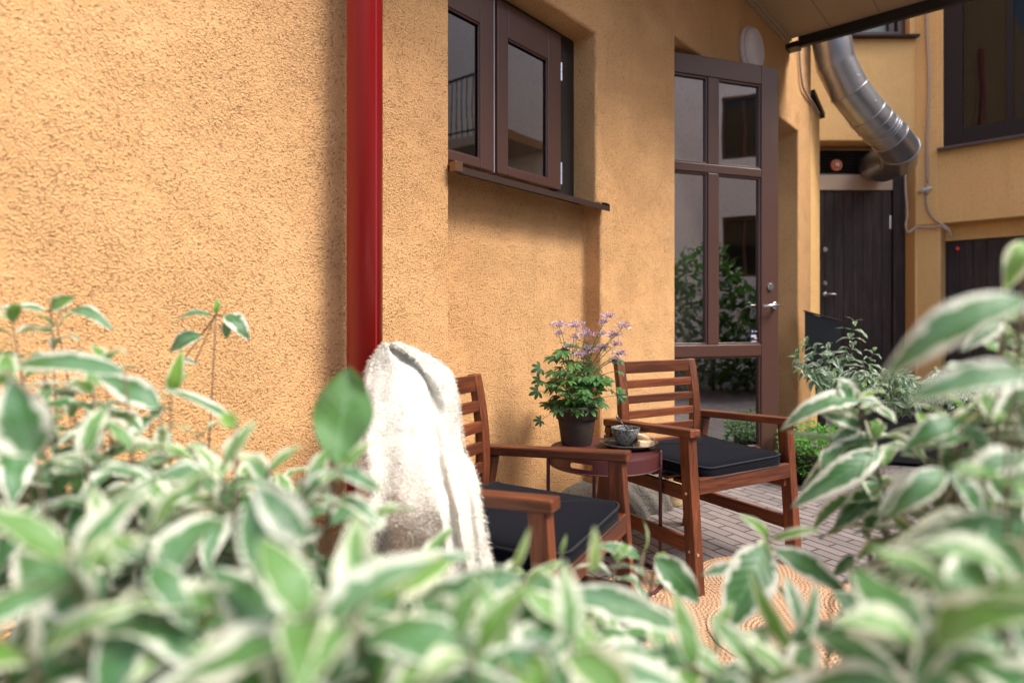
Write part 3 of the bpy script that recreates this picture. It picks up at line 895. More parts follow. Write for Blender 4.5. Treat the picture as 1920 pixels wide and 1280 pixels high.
# lit alarm lamp on dark door
m = MB(); ca = PC(SC(1796, -0.32), -0.32, ZC(1796, 466, -0.32)); m.tube([ca, ca + CN * 0.02], 0.02, 14)
mm, nt, out = newmat('red_indicator'); g = NG(nt); em = g.bsdf((0.5, 0.02, 0.02), 0.3); g.l(em, out.inputs[0]); out.inputs[0].links[0].from_node.inputs['Emission Color'].default_value = (1, 0.08, 0.05, 1); out.inputs[0].links[0].from_node.inputs['Emission Strength'].default_value = 0.06
m.build('indicator', mm, wing)

# ------------------------------------------------------------------ ventilation duct
duct = thing('ventilation_duct', 'bent galvanised steel ventilation duct above the black door', 'duct', px(1559, 60, 5.9))
path = [px(1556, -120, 5.75), px(1558, 0, 5.8), px(1561, 70, 5.85), px(1570, 118, 5.9), px(1586, 160, 5.95), px(1609, 197, 6.0), px(1640, 235, 6.07), px(1668, 264, 6.14), px(1690, 286, 6.22)]
def smooth_path(p, k=6):
    out = []
    n = len(p)
    for i in range(n - 1):
        p0, p1, p2, p3 = p[max(0, i - 1)], p[i], p[i + 1], p[min(n - 1, i + 2)]
        for j in range(k):
            t = j / k
            out.append(0.5 * ((2 * p1) + (p2 - p0) * t + (2 * p0 - 5 * p1 + 4 * p2 - p3) * t * t + (3 * p1 - p0 - 3 * p2 + p3) * t ** 3))
    out.append(p[-1]); return out
RD = 0.172
gores = [(px(1556, -120, 5.75), px(1557, 62, 5.85)), (None, px(1566, 118, 5.9)), (None, px(1592, 170, 5.96)), (None, px(1626, 214, 6.03)), (None, px(1640, 229, 6.06)), (None, px(1668, 257, 6.12)), (None, px(1686, 280, 6.22)), (None, px(1684, 300, 6.42)), (None, px(1658, 311, 6.72)), (None, px(1636, 312, 7.12))]
pl = [gores[0][0]] + [b for a, b in gores]
def miter_ring(p, nrm, ref, r, seg=44):
    s_ = ref
    s_ = (s_ - nrm * s_.dot(nrm)).normalized(); t_ = nrm.cross(s_)
    return s_, t_
m = None
rings_ = []
ref = Vector((1, 0, 0))
for i, p in enumerate(pl):
    d0 = (pl[i] - pl[i - 1]).normalized() if i else (pl[1] - pl[0]).normalized()
    d1 = (pl[i + 1] - pl[i]).normalized() if i < len(pl) - 1 else d0
    nb = (d0 + d1).normalized()
    u_ = (ref - d0 * ref.dot(d0)).normalized(); w_ = d0.cross(u_); ref = u_
    rg = []
    for k in range(44):
        a = 2 * math.pi * k / 44; q = p + (u_ * math.cos(a) + w_ * math.sin(a)) * RD
        q = q - d0 * ((q - p).dot(nb) / d0.dot(nb))
        rg.append(q)
    rings_.append((rg, d1))
for i in range(len(pl) - 1):
    m = MB(); a_, b_ = rings_[i][0], rings_[i + 1][0]
    sh_ = 1.0 - 0.012 * (i % 2)
    ca_ = sum(a_, Vector()) / 44; cb_ = sum(b_, Vector()) / 44
    vs = [ca_ + (v - ca_) * sh_ for v in a_] + [ca_ * .5 + cb_ * .5 + ((a_[k] - ca_) + (b_[k] - cb_)) * 0.5 * sh_ for k in range(44)] + [cb_ + (v - cb_) * sh_ for v in b_]
    m.add(vs, [(j * 44 + k, j * 44 + (k + 1) % 44, (j + 1) * 44 + (k + 1) % 44, (j + 1) * 44 + k) for j in range(2) for k in range(44)])
    m.build('pipe_segment', M['duct'], duct, smooth=True)
for i in (1, 3, 4, 5, 6, 7):
    rg, d1 = rings_[i]; m = MB(); c_ = sum(rg, Vector()) / 44
    m.tube([c_ + (v - c_) * 1.012 for v in rg] + [c_ + (rg[0] - c_) * 1.012], 0.006, 6, cap=False); m.build('seam_ring', M['duct'], duct, smooth=True)
for f in (0.35, 0.5, 0.62):
    a_, b_ = rings_[5][0], rings_[6][0]; rg = [a_[k] * (1 - f) + b_[k] * f for k in range(44)]; c_ = sum(rg, Vector()) / 44
    m = MB(); m.tube(rg + [rg[0]], 0.005, 6, cap=False); m.build('seam_ring', M['duct'], duct, smooth=True)
for uu, vv, dd in ((1545, 76, 5.68), (1609, 142, 5.78), (1641, 190, 5.85)):
    m = MB(); c = px(uu, vv, dd); m.tube([c, c + Vector((0, -0.012, 0))], 0.008, 10); m.build('rivet', M['chrome'], duct)

# ------------------------------------------------------------------ cables
def cable(pts, r, label, name='cable'):
    m = MB(); m.tube(smooth_path(pts, 5), r, 8); o = m.build(name, M['cable'], None, smooth=True); tag(o, label, 'cable'); return o
def cp(u, v, o=0.035): return PC(SC(u, o), o, ZC(u, v, o))
cable([cp(1738, -60), cp(1737, 40), cp(1741, 150), cp(1738, 260), cp(1739, 345)], 0.013, 'long straight grey cable down the corner beside the far window')
cable([cp(1738, 360), cp(1737, 378), cp(1742, 398), cp(1756, 414), cp(1772, 424), cp(1780, 432), cp(1782, 445, 0.02)], 0.011, 'short grey cable curving from junction towards the garage lintel')
cable([PB(XB(1697, 0.03), 0.03, ZB(325, 0.03)), PB(XB(1698, 0.03), 0.03, ZB(360, 0.03)), PB(XB(1701, 0.03), 0.03, ZB(400, 0.03)), PB(XB(1698, 0.03), 0.03, ZB(422, 0.03)), PB(XB(1703, 0.03), 0.03, ZB(436, 0.03)), PB(XB(1716, 0.03), 0.04, ZB(426, 0.03)), cp(1728, 426), cp(1748, 427), cp(1766, 425), cp(1776, 432)], 0.013, 'pale cable looping sideways from the black door frame')
jb = thing('junction_box', 'small grey cable junction on the orange corner', 'junction box', cp(1737, 356))
m = MB(); m.tube([cp(1722, 361), cp(1734, 356), cp(1748, 352)], [0.016, 0.026, 0.012], 12); m.build('body', M['white'], jb, smooth=True)
m = MB(); m.tube([cp(1738, 345), cp(1737, 366)], 0.016, 12); m.build('collar', M['cable'], jb, smooth=True)
m = MB(); pts = [W(S(1500, 0.03), 0.02, Zat(1500, 70, 0.03)), W(S(1503, 0.02), 0.02, Zat(1503, 150, 0.02)), W(S(1512, 0.02), 0.02, Zat(1512, 176, 0.02)), W(S(1526, 0.02), 0.02, Zat(1526, 196, 0.02)), W(S(1536, 0.02), 0.02, Zat(1536, 214, 0.02))]
m.tube(smooth_path(pts, 5), 0.011, 8); tag(m.build('cable', M['cable'], None, smooth=True), 'thin cable bent over the black buttress cap under the canopy', 'cable')

# ------------------------------------------------------------------ letterbox on the pillar
lb = thing('letterbox', 'black metal letterbox with sloping lid beside the far door', 'letterbox', px(1538, 700, 5.3))
def lbp(a, b, z): return px(1509, 604, 5.35) + Vector((a * 0.9 + b * 0.45, b * 0.9 - a * 0.45, z - (CH - (604 - YH) / FPX * 5.35)))
m = MB()
zt1, zt2, z0b = CH - (580 - YH) / FPX * 5.35, CH - (600 - YH) / FPX * 5.25, CH - (706 - YH) / FPX * 5.35
A_ = [(0.0, 0.0), (0.27, 0.02), (0.27, 0.30), (0.0, 0.28)]
vs = [lbp(a, b, z0b) for a, b in A_] + [lbp(A_[0][0], A_[0][1], zt1 - 0.02), lbp(A_[1][0], A_[1][1], zt2 - 0.03), lbp(A_[2][0], A_[2][1], zt2 - 0.03), lbp(A_[3][0], A_[3][1], zt1 - 0.02)]
m.add(vs, [(3, 2, 1, 0), (0, 1, 5, 4), (1, 2, 6, 5), (2, 3, 7, 6), (3, 0, 4, 7), (4, 5, 6, 7)])
m.build('body', M['black'], lb, bevel=0.004)
m = MB(); L_ = [(-0.01, -0.02), (0.29, 0.0), (0.29, 0.32), (-0.01, 0.3)]
vs = [lbp(a, b, (zt1 if a < 0.1 else zt2) - 0.019) for a, b in L_]; vs += [v + Vector((0, 0, 0.014)) for v in vs]
m.add(vs, [(3, 2, 1, 0), (4, 5, 6, 7), (0, 1, 5, 4), (1, 2, 6, 5), (2, 3, 7, 6), (3, 0, 4, 7)])
m.build('lid', M['brown_sheet'], lb, bevel=0.003)
m = MB(); m.bar(lbp(0.13, 0.15, 0.0), lbp(0.13, 0.15, z0b - 0.001), 0.05, 0.05, up=(0, 1, 0)); m.build('post', M['black'], lb)

# ------------------------------------------------------------------ building and hedge across the yard (seen in the panes)
RDv = Vector((0.83, -0.558, 0)).normalized()
BC = Vector((1.6, 4.1, 0)) + RDv * 9.5
BX = Vector((-RDv.y, RDv.x, 0)) * -1
cream = thing('apartment_building', 'cream rendered apartment building mirrored in the door panes', 'building', BC)
def PX_(a, o, z): return BC + BX * a - RDv * o + Vector((0, 0, z))
def xrect(mb, s0, s1, z0, z1, o0, o1):
    vs = [PX_(s, o, z) for s in (s0, s1) for o in (o0, o1) for z in (z0, z1)]
    mb.add(vs, [(0, 1, 3, 2), (4, 6, 7, 5), (0, 4, 5, 1), (2, 3, 7, 6), (0, 2, 6, 4), (1, 5, 7, 3)])
wx = [-7.4, -5.2, -3.0, -0.75, 1.4, 3.6]
us = [-9]
for x in wx: us += [x, x + 0.95]
us += [6]
zs = [-0.02, 2.0, 3.3, 4.5, 5.9, 7.3]
m = MB(); relief(m, PX_, us, zs, lambda i, j: 0.20 if (i % 2 == 1 and j in (1, 3)) else 0.0)
m.build('wall', M['cream'], cream, weld=True)
for x in wx:
    for z in (2.0, 4.5):
        window_in(xrect, 'window', x, x + 0.95, z, z + (1.3 if z < 3 else 1.4), -0.08, cream, M['brown'], (x + 0.475,), 0.06, M['interior'])
# balcony with railing on the wing, mirrored in the small window
m = MB(); crect(m, 3.6, 6.2, 3.85, 4.0, 0.021, 1.1); balc = m.build('balcony', M['beige'], wing, bevel=0.01)
m = MB()
for k in range(24):
    c_ = PC(3.65 + k * 0.11, 1.05, 4.0); m.tube([c_, c_ + Vector((0, 0, 0.95))], 0.008, 6)
m.bar(PC(3.6, 1.05, 4.96), PC(6.2, 1.05, 4.96), 0.04, 0.03); m.bar(PC(3.6, 1.05, 4.1), PC(6.2, 1.05, 4.1), 0.03, 0.02)
m.build('railing', M['black'], balc)
m = MB(); crect(m, 3.3, 6.6, 0.0, 8.2, 0.001, 0.02); m.build('cream_wall', M['cream'], wing)
# ------------------------------------------------------------------ leaves
def leaf(mb, B, T, wd, nrm=(0, -0.5, 0.86), arch=0.12, cup=0.25, rnd=None, youth=0.0, ns=9, nc=5, wav=0.05, tipsharp=1.0, shape=0.8):
    B, T = Vector(B), Vector(T)
    ax = T - B; L = ax.length
    if L < 1e-5: return
    ax.normalize(); nrm = Vector(nrm)
    sd = ax.cross(nrm)
    if sd.length < 0.05: sd = ax.cross(Vector((0.3, -0.8, 0.4)))
    sd.normalize(); up = sd.cross(ax).normalized()
    ph = random.uniform(0, 6.28); rr = random.random() if rnd is None else rnd
    tw = random.uniform(-0.25, 0.25)
    vs, uvs, fs = [], [], []
    for i in range(ns + 1):
        t = i / ns
        w = wd / 2 * (math.sin(math.pi * min(1, t ** shape)) ** 0.8 * (1 - 0.25 * t * tipsharp) * 1.12 + 0.02 * (1 - t))
        c = B + ax * (L * t) + up * (4 * arch * L * t * (1 - t) * (1.2 - 0.4 * t))
        a_ = tw * t
        s2 = sd * math.cos(a_) + up * math.sin(a_); u2 = up * math.cos(a_) - sd * math.sin(a_)
        for j in range(nc):
            v = -1 + 2 * j / (nc - 1)
            h = cup * abs(v) ** 1.6 * w + wav * wd * math.sin(t * 11 + ph + v * 2.0) * abs(v)
            vs.append(c + s2 * (v * w) + u2 * h)
            uvs.append((t, 0.5 + v / 2))
    for i in range(ns):
        for j in range(nc - 1):
            a = i * nc + j
            fs.append((a, a + 1, a + nc + 1, a + nc))
    mb.add_uv(vs, fs, uvs, (rr, youth))

def bez(p0, p1, p2, n):
    return [p0 * ((1 - t) ** 2) + p1 * (2 * t * (1 - t)) + p2 * (t * t) for t in [i / n for i in range(n + 1)]]

def shoot(lm, sm, base, tip, bend, leafy=0.35, size=0.085, gap=0.05, rstem=0.0035, wr=0.40, young=True):
    """one branch from base to tip with opposite leaf pairs along its last stretch"""
    base, tip = Vector(base), Vector(tip)
    mid = (base + tip) / 2 + Vector(bend)
    pts = bez(base, mid, tip, 12)
    sm.tube(pts, [rstem * (1.3 - 0.9 * i / 12) for i in range(13)], 6)
    # arc length table
    seg = [(pts[i + 1] - pts[i]).length for i in range(12)]
    total = sum(seg); rot = random.uniform(0, math.pi)
    d = 0.012; k = 0
    while d < min(leafy, total * 0.9):
        rem = total - d; acc = 0
        for i in range(12):
            if acc + seg[i] >= rem: break
            acc += seg[i]
        P = pts[i] + (pts[i + 1] - pts[i]) * ((rem - acc) / seg[i])
        dr = (pts[i + 1] - pts[i]).normalized()
        s1 = dr.cross(Vector((0.2, 0.3, 1)) if abs(dr.z) < 0.95 else Vector((1, 0, 0))).normalized(); s2 = dr.cross(s1)
        f = min(1, 0.5 + d / 0.13)
        for q in (0, math.pi):
            a = rot + q + random.uniform(-0.35, 0.35)
            out = s1 * math.cos(a) + s2 * math.sin(a)
            L = size * f * random.uniform(0.8, 1.2)
            rise = 0.75 if k == 0 else random.uniform(0.05, 0.6) * (1.15 - f)
            droop = -0.5 * f * random.uniform(0.2, 1.1)
            dirv = (out + dr * rise + Vector((0, 0, droop))).normalized()
            yt = max(0.0, 0.75 - d * 22) if young else 0.1
            yt = yt * random.uniform(0.6, 1.1) + (0.35 if random.random() < 0.05 else 0)
            nn = (dr * 1.0 + Vector((0, 0, 0.8)) - out * 0.2)
            leaf(lm, P + out * rstem, P + out * 0.008 + dirv * L, L * wr * random.uniform(0.85, 1.15), nn, arch=random.uniform(0.06, 0.2), cup=random.uniform(-0.1, 0.6), youth=min(1, yt), wav=random.uniform(0.02, 0.14), ns=10)
        d += gap * random.uniform(0.75, 1.25) * (0.5 if k == 0 else 1); k += 1; rot += math.pi / 2

# ------------------------------------------------------------------ hedge across the yard
hedge = thing('hedge', 'dense green hedge mirrored in the lower door panes', 'hedge', Vector((1.6, 4.1, 0)) + RDv * 5.4)
HC = Vector((1.6, 4.1, 0)) + RDv * 5.4
m = MB()
for k in range(9000):
    a = random.uniform(-4.2, 4.2); z = random.uniform(0.05, 1.85 + 0.3 * math.sin(a * 2.1) + 0.2 * math.sin(a * 5)); o = random.gauss(0, 0.28)
    p = HC + BX * a + RDv * o + Vector((0, 0, z))
    dv = Vector((random.gauss(0, 1), random.gauss(0, 1), random.gauss(0, 0.7))).normalized()
    L = random.uniform(0.09, 0.19)
    leaf(m, p, p + dv * L, L * 0.5, (random.gauss(0, 0.5), random.gauss(0, 0.5), 1), ns=3, nc=3, youth=random.random() * 0.5)
m.build('foliage', M['hedge'], hedge)
m = MB()
for k in range(14):
    a = -4 + 8 * k / 13; p = HC + BX * a
    m.tube([p, p + Vector((0.05, 0, 1.0)), p + Vector((-0.05, 0.05, 1.8))], [0.03, 0.02, 0.01], 8)
m.build('stem', M['twig'], hedge)

# ------------------------------------------------------------------ armchairs
def make_chair(loc, rz, label):
    t = thing('armchair', label, 'armchair', loc, rz, 'slatted wooden armchairs')
    LB = dict(parent=t, local=True, bevel=0.004, seg=2)
    for s in (1, -1):
        x = s * 0.291
        m = MB()                                   # armrest, rising slightly to the front
        m.bar((x, -0.235, 0.586), (x, 0.297, 0.614), 0.056, 0.031)
        m.build('armrest', M['teak'], t, bevel=0.005, local=True)
        m = MB(); m.bar((x, 0.255, 0.599), (x, 0.300, 0.0), 0.045, 0.050, up=(0, 1, 0))
        lg = m.build('leg', M['teak_z'], **LB)
        for zz, yy in ((0.385, 0.272), (0.168, 0.288)):
            m = MB(); fx = x + s * 0.0226
            m.tube([(fx, yy, zz), (fx + s * 0.003, yy, zz)], 0.006, 12)
            m.build('bolt', M['chrome'], lg, local=True)
        m = MB(); m.tube([(x + 0.006, 0.309, 0.160), (x + 0.006, 0.3155, 0.160)], 0.006, 12)
        m.build('bolt', M['chrome'], lg, local=True)
        m = MB(); m.bar((x, -0.205, 0.570), (x, -0.312, 0.0), 0.045, 0.045, up=(0, 1, 0))
        lg = m.build('leg', M['teak_z'], **LB)
        m = MB(); m.tube([(x + s * 0.0226, -0.222, 0.535), (x + s * 0.026, -0.222, 0.535)], 0.006, 12); m.build('bolt', M['chrome'], lg, local=True)
        m = MB(); m.box((x * 0.985, 0.0, 0.180), (0.022, 0.535, 0.056)); m.build('stretcher', M['teak'], **LB)
        m = MB(); m.box((s * 0.262, 0.02, 0.365), (0.022, 0.52, 0.055)); m.build('side_rail', M['teak'], **LB)
        # curved back post
        m = MB(); xs = s * 0.2255; n = 14; vs = []; fs = []
        for i in range(n + 1):
            t_ = i / n; z = 0.30 + (0.8585 - 0.30) * t_
            yf = -0.214 + 0.030 * math.sin(math.pi * min(1, t_ * 0.95)) - 0.013 * t_ ** 3
            dp_ = 0.040 - 0.010 * t_
            for a, b in ((-1, 0), (1, 0), (1, -1), (-1, -1)):
                vs.append((xs + a * 0.0235, yf + b * dp_, z))
        for i in range(n):
            for k in range(4): fs.append((i * 4 + k, i * 4 + (k + 1) % 4, (i + 1) * 4 + (k + 1) % 4, (i + 1) * 4 + k))
        fs += [(3, 2, 1, 0), tuple(n * 4 + k for k in range(4))]
        m.add(vs, fs); m.build('back_post', M['teak_z'], **LB)
    for z, h in ((0.829, 0.056), (0.7525, 0.037), (0.6830, 0.037), (0.6135, 0.037), (0.5440, 0.037), (0.4745, 0.037)):
        t_ = (z - 0.30) / 0.5585
        yf = -0.214 + 0.030 * math.sin(math.pi * min(1, t_ * 0.95)) - 0.013 * t_ ** 3 - 0.011
        m = MB(); m.box((0, yf, z), (0.404, 0.017, h)); m.build('back_slat', M['teak_x'], t, bevel=0.003, local=True)
    m = MB(); m.box((0, 0.283, 0.408), (0.537, 0.024, 0.062)); m.build('front_rail', M['teak_x'], **LB)
    m = MB(); m.box((0, -0.215, 0.365), (0.50, 0.022, 0.055)); m.build('rear_rail', M['teak_x'], **LB)
    for k in range(6):
        m = MB(); m.box((0, -0.17 + k * 0.083, 0.402), (0.50, 0.055, 0.016)); m.build('seat_slat', M['teak_x'], t, bevel=0.003, local=True)
    # cushion: rounded pad with piping
    def outline(hx, y0, y1, r, n=10):
        pts = []
        for cx, cy, a0 in ((hx - r, y1 - r, 0), (-hx + r, y1 - r, 90), (-hx + r * 0.5, y0 + r * 0.5, 180), (hx - r * 0.5, y0 + r * 0.5, 270)):
            rr_ = r if a0 < 180 else r * 0.5
            for k in range(n + 1):
                a = R(a0 + 90 * k / n); pts.append((cx + rr_ * math.cos(a), cy + rr_ * math.sin(a)))
        return pts
    O = outline(0.262, -0.19, 0.292, 0.085)
    cx, cy = 0, 0.045
    m = MB(); lv = [(0.0, 0.423, 0.4), (0.6, 0.4215, 0), (0.96, 0.426, 0), (1.0, 0.436, 0), (1.004, 0.455, 0), (1.0, 0.474, 0), (0.96, 0.484, 0), (0.85, 0.490, 0), (0.6, 0.497, 0), (0.3, 0.501, 0), (0.06, 0.502, 0)]
    n = len(O); vs = []
    for f, z, _ in lv[1:]:
        for i, (x, y) in enumerate(O):
            wz = 0.0035 * math.sin(i * 0.55) * (1 if 0.9 < f else 0.4) + 0.003 * math.sin(x * 14 + y * 11)
            vs.append((cx + (x - cx) * f, cy + (y - cy) * f, z + wz))
    fs = []
    for i in range(len(lv) - 2):
        for k in range(n): fs.append((i * n + k, i * n + (k + 1) % n, (i + 1) * n + (k + 1) % n, (i + 1) * n + k))
    fs += [tuple(range(n - 1, -1, -1)), tuple((len(lv) - 2) * n + k for k in range(n))]
    m.add(vs, fs)
    cu = m.build('cushion', M['fabric'], t, smooth=True, local=True)
    for zz in (0.4765, 0.4335):
        m = MB(); ring_ = [Vector((cx + (x - cx) * 1.003, cy + (y - cy) * 1.003, zz + 0.0035 * math.sin(i * 0.55) + 0.003 * math.sin(x * 14 + y * 11))) for i, (x, y) in enumerate(O)]
        m.tube(ring_ + [ring_[0]], 0.0038, 6, cap=False); m.build('piping', M['piping'], cu, smooth=True, local=True)
    return t
chair2 = make_chair((0.8054, 2.7329, 0), R(-60.4 - 90), 'slatted wooden armchair with dark cushion nearest the glazed door, nothing on its back')
chair1 = copy_tree(chair2)
chair1.location = (-0.025, 1.8242, 0); chair1.rotation_euler = (0, 0, R(-27.6 - 90))
chair1.matrix_basis = Matrix.Translation(chair1.location) @ Matrix.Rotation(R(-27.6 - 90), 4, 'Z')
chair1['label'] = 'slatted wooden armchair with dark cushion under the cream wool throw'

# ------------------------------------------------------------------ cream throw over the first chair
lv = [(644, 722, 738, 1.74, .012), (650, 715, 752, 1.75, .025), (660, 708, 780, 1.76, .04), (676, 695, 815, 1.78, .06), (700, 688, 846, 1.78, .075), (725, 683, 853, 1.77, .09), (760, 678, 858, 1.75, .11),
      (800, 672, 861, 1.73, .13), (850, 669, 872, 1.67, .17), (900, 665, 898, 1.60, .20), (950, 664, 908, 1.56, .22), (1000, 667, 916, 1.54, .22), (1040, 671, 926, 1.53, .22), (1090, 676, 926, 1.53, .22)]
def lerp_lv(v):
    for i in range(len(lv) - 1):
        if v <= lv[i + 1][0]:
            a, b = lv[i], lv[i + 1]; t = (v - a[0]) / (b[0] - a[0]); t = t
            return [x + (y - x) * t for x, y in zip(a, b)]
    return list(lv[-1])
thr = thing('wool_throw', 'cream woollen throw draped over the back and armrest of the nearer armchair', 'blanket', px(780, 900, 1.7))
NV, NA = 70, 160
vs = []
for i in range(NV + 1):
    v = 646 + (1090 - 646) * (i / NV) ** 1.15
    _, ul, ur, dc, hd = lerp_lv(v)
    xl, xr = (ul - 960) / FPX * dc, (ur - 960) / FPX * dc
    cxx, hw = (xl + xr) / 2, (xr - xl) / 2
    fall = min(1, (v - 646) / 250)
    z = CH - (v - YH) / FPX * dc
    for k in range(NA):
        a = 2 * math.pi * k / NA
        ca, sa = math.cos(a), math.sin(a)
        ex = math.copysign(abs(ca) ** 0.8, ca); ey = math.copysign(abs(sa) ** 0.8, sa)
        fold = 0.10 * fall * math.sin(a * 5 + 1.3 * math.sin(v * 0.012) + 2.2) + 0.05 * fall * math.sin(a * 9 + v * 0.011) + 0.05 * math.sin(a * 3 + v * 0.035)
        a0_ = math.radians(268 + (v - 646) * 0.28)
        if v < 800: fold -= 0.65 * math.exp(-((a - a0_) / 0.16) ** 2) * max(0, 1 - (v - 646) / 154)
        fold -= 0.22 * math.exp(-((a - math.radians(300) - (v - 900) * 0.0006) / 0.10) ** 2) * fall
        x = cxx + hw * ex * (1 + 0.12 * fold * abs(ca))
        y = dc + hd * ey * (1 + fold * 1.6) + (0.45 - 1.25 * min(1, max(0, (v - 820) / 90))) * (x - cxx)
        # keep the silhouette while sheared in depth
        x = x * (1 + (y - dc) / dc * 0.8)
        zz = z + 0.006 * math.sin(a * 5 + v * 0.05) + 0.004 * math.sin(a * 13)
        vs.append((x, y, zz))
fs = []
for i in range(NV):
    for k in range(NA): fs.append((i * NA + k, i * NA + (k + 1) % NA, (i + 1) * NA + (k + 1) % NA, (i + 1) * NA + k))
fs.append(tuple(range(NA)))
m = MB(); m.add(vs, fs)
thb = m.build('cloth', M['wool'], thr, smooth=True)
thb.modifiers.new('sub', 'SUBSURF').render_levels = 1
tex = bpy.data.textures.new('wool_lumps', 'CLOUDS'); tex.noise_scale = 0.10
dm = thb.modifiers.new('lumps', 'DISPLACE'); dm.texture = tex; dm.strength = 0.02; dm.texture_coords = 'LOCAL'
VA = np.array(vs)
m = MB()
for q in range(30000):
    i = random.randrange(0, NV - 1); k = random.randrange(NA)
    a = Vector(VA[i * NA + k]); b = Vector(VA[i * NA + (k + 1) % NA]); c = Vector(VA[(i + 1) * NA + k])
    r1, r2 = random.random(), random.random()
    p = a + (b - a) * r1 + (c - a) * r2
    nn = (c - a).cross(b - a).normalized()
    cen = Vector((VA[i * NA:(i + 1) * NA].mean(axis=0)))
    if nn.dot(p - cen) < 0: nn = -nn
    p = p + nn * 0.002
    tdir = (nn * random.uniform(0.2, 1.0) + Vector((random.gauss(0, .8), random.gauss(0, .8), random.gauss(-0.3, .8)))).normalized()
    L = random.uniform(0.003, 0.015); w = 0.0006
    sdv = tdir.cross(nn + Vector((0.01, 0, 0))).normalized() * w
    mid_ = p + tdir * L * 0.5; end = mid_ + (tdir + Vector((random.gauss(0, .5), random.gauss(0, .5), random.gauss(-.3, .5)))).normalized() * L * 0.5
    m.add([p - sdv, p + sdv, mid_ + sdv * 0.8, mid_ - sdv * 0.8, end], [(0, 1, 2, 3), (3, 2, 4)])
m.build('fleece', M['wool_hair'], thr)

# ------------------------------------------------------------------ side table
TX, TY, TR, TZ = 0.3774, 2.4967, 0.2208, 0.5272
tab = thing('side_table', 'round maroon metal tray table between the two armchairs', 'table', (TX, TY, 0))
m = MB()
RZ0, RZ1 = TZ - 0.058, TZ
m.lathe([(0.001, RZ1 - 0.004), (TR - 0.012, RZ1 - 0.004), (TR - 0.004, RZ1 - 0.002), (TR - 0.001, RZ1), (TR, RZ1 - 0.003), (TR, RZ1 - 0.006), (TR - 0.002, RZ1 - 0.006), (0.001, RZ1 - 0.007)], 96, (TX, TY, 0))
m.build('tabletop', M['maroon'], tab, smooth=False)
# rim wall with two hand slots
NA_, NZ_ = 900, 44
m = MB(); vs = []; fs = []
for j in range(NZ_ + 1):
    z = RZ0 + (RZ1 - 0.0055 - RZ0) * j / NZ_
    for k in range(NA_):
        a = 2 * math.pi * k / NA_
        vs.append((TX + TR * math.cos(a), TY + TR * math.sin(a), z))
slot_a = [math.radians(-122), math.radians(58)]
def in_slot(a, z):
    for sa in slot_a:
        d = (a - sa + math.pi) % (2 * math.pi) - math.pi
        x = d * TR; zz = z - (RZ0 + 0.026)
        hx = 0.048 - 0.0105
        dx = max(0, abs(x) - hx)
        if dx * dx + zz * zz < 0.0105 ** 2: return True
    return False
for j in range(NZ_):
    zc_ = RZ0 + (RZ1 - 0.0055 - RZ0) * (j + 0.5) / NZ_
    for k in range(NA_):
        if in_slot(2 * math.pi * (k + 0.5) / NA_, zc_): continue
        a = j * NA_ + k; b = j * NA_ + (k + 1) % NA_
        fs.append((a, b, b + NA_, a + NA_))
m.add(vs, fs)
rim = m.build('rim', M['maroon'], tab, smooth=True)
so = rim.modifiers.new('sol', 'SOLIDIFY'); so.thickness = 0.0022; so.offset = 0
for ang in (3, 93, 183, 273):
    a = R(ang); r_ = TR + 0.010
    x, y = TX + r_ * math.cos(a), TY + r_ * math.sin(a)
    m = MB(); m.tube([(x, y, 0.012), (x, y, TZ - 0.016), (x, y, TZ - 0.012)], [0.0075, 0.0075, 0.005], 14)
    m.build('leg', M['maroon'], tab, smooth=True)
m = MB(); m.tube([(TX + (TR + 0.010) * math.cos(2 * math.pi * k / 72), TY + (TR + 0.010) * math.sin(2 * math.pi * k / 72), 0.010) for k in range(73)], 0.0075, 10, cap=False)
m.build('foot_ring', M['maroon'], tab, smooth=True)
m = MB(); m.tube([(TX + (TR + 0.002) * math.cos(2 * math.pi * k / 72), TY + (TR + 0.002) * math.sin(2 * math.pi * k / 72), RZ0 - 0.002) for k in range(73)], 0.003, 8, cap=False)
m.build('support_ring', M['maroon'], tab, smooth=True)

# ------------------------------------------------------------------ pot with purple flowering plant
PX0, PY0, PZ0 = 0.274, 2.60, TZ - 0.0035
pot = thing('flower_pot', 'dark clay pot standing on the maroon table', 'flower pot', (PX0, PY0, PZ0))
c = (PX0, PY0, PZ0)
m = MB()
m.lathe([(0.001, 0.001), (0.062, 0.0), (0.064, 0.002), (0.079, 0.104), (0.0795, 0.106), (0.0865, 0.108), (0.0885, 0.160), (0.087, 0.164), (0.082, 0.164), (0.080, 0.158), (0.078, 0.13), (0.001, 0.13)], 64, c)
m.build('body', M['pot'], pot, smooth=True, bevel=0)
m = MB(); m.lathe([(0.078, 0.142), (0.05, 0.150), (0.001, 0.153)], 40, c, wob=lambda a, z: 0.0); m.build('soil', M['soil'], pot)
plant = thing('flowering_plant', 'leafy green plant with mauve flower heads growing in the dark pot', 'plant', (PX0, PY0, PZ0 + 0.15))
lm, sm = MB(), MB()
C_ = Vector((PX0, PY0, PZ0 + 0.15))
def palmate(P, d, nrm, size, n=5):
    d = d.normalized(); nrm = Vector(nrm)
    s = d.cross(nrm).normalized(); up = s.cross(d)
    rn = random.random(); yt = random.random() * 0.5
    for k in range(n):
        a = (k - (n - 1) / 2) * R(46)
        dd = d * math.cos(a) + s * math.sin(a)
        L = size * (1 - 0.12 * abs(k - (n - 1) / 2))
        leaf(lm, P, P + dd * L - up * L * 0.18, L * 0.36, up, arch=0.10, cup=0.25, rnd=rn, youth=yt, ns=5, nc=5, shape=1.25, wav=0.04, tipsharp=0.3)
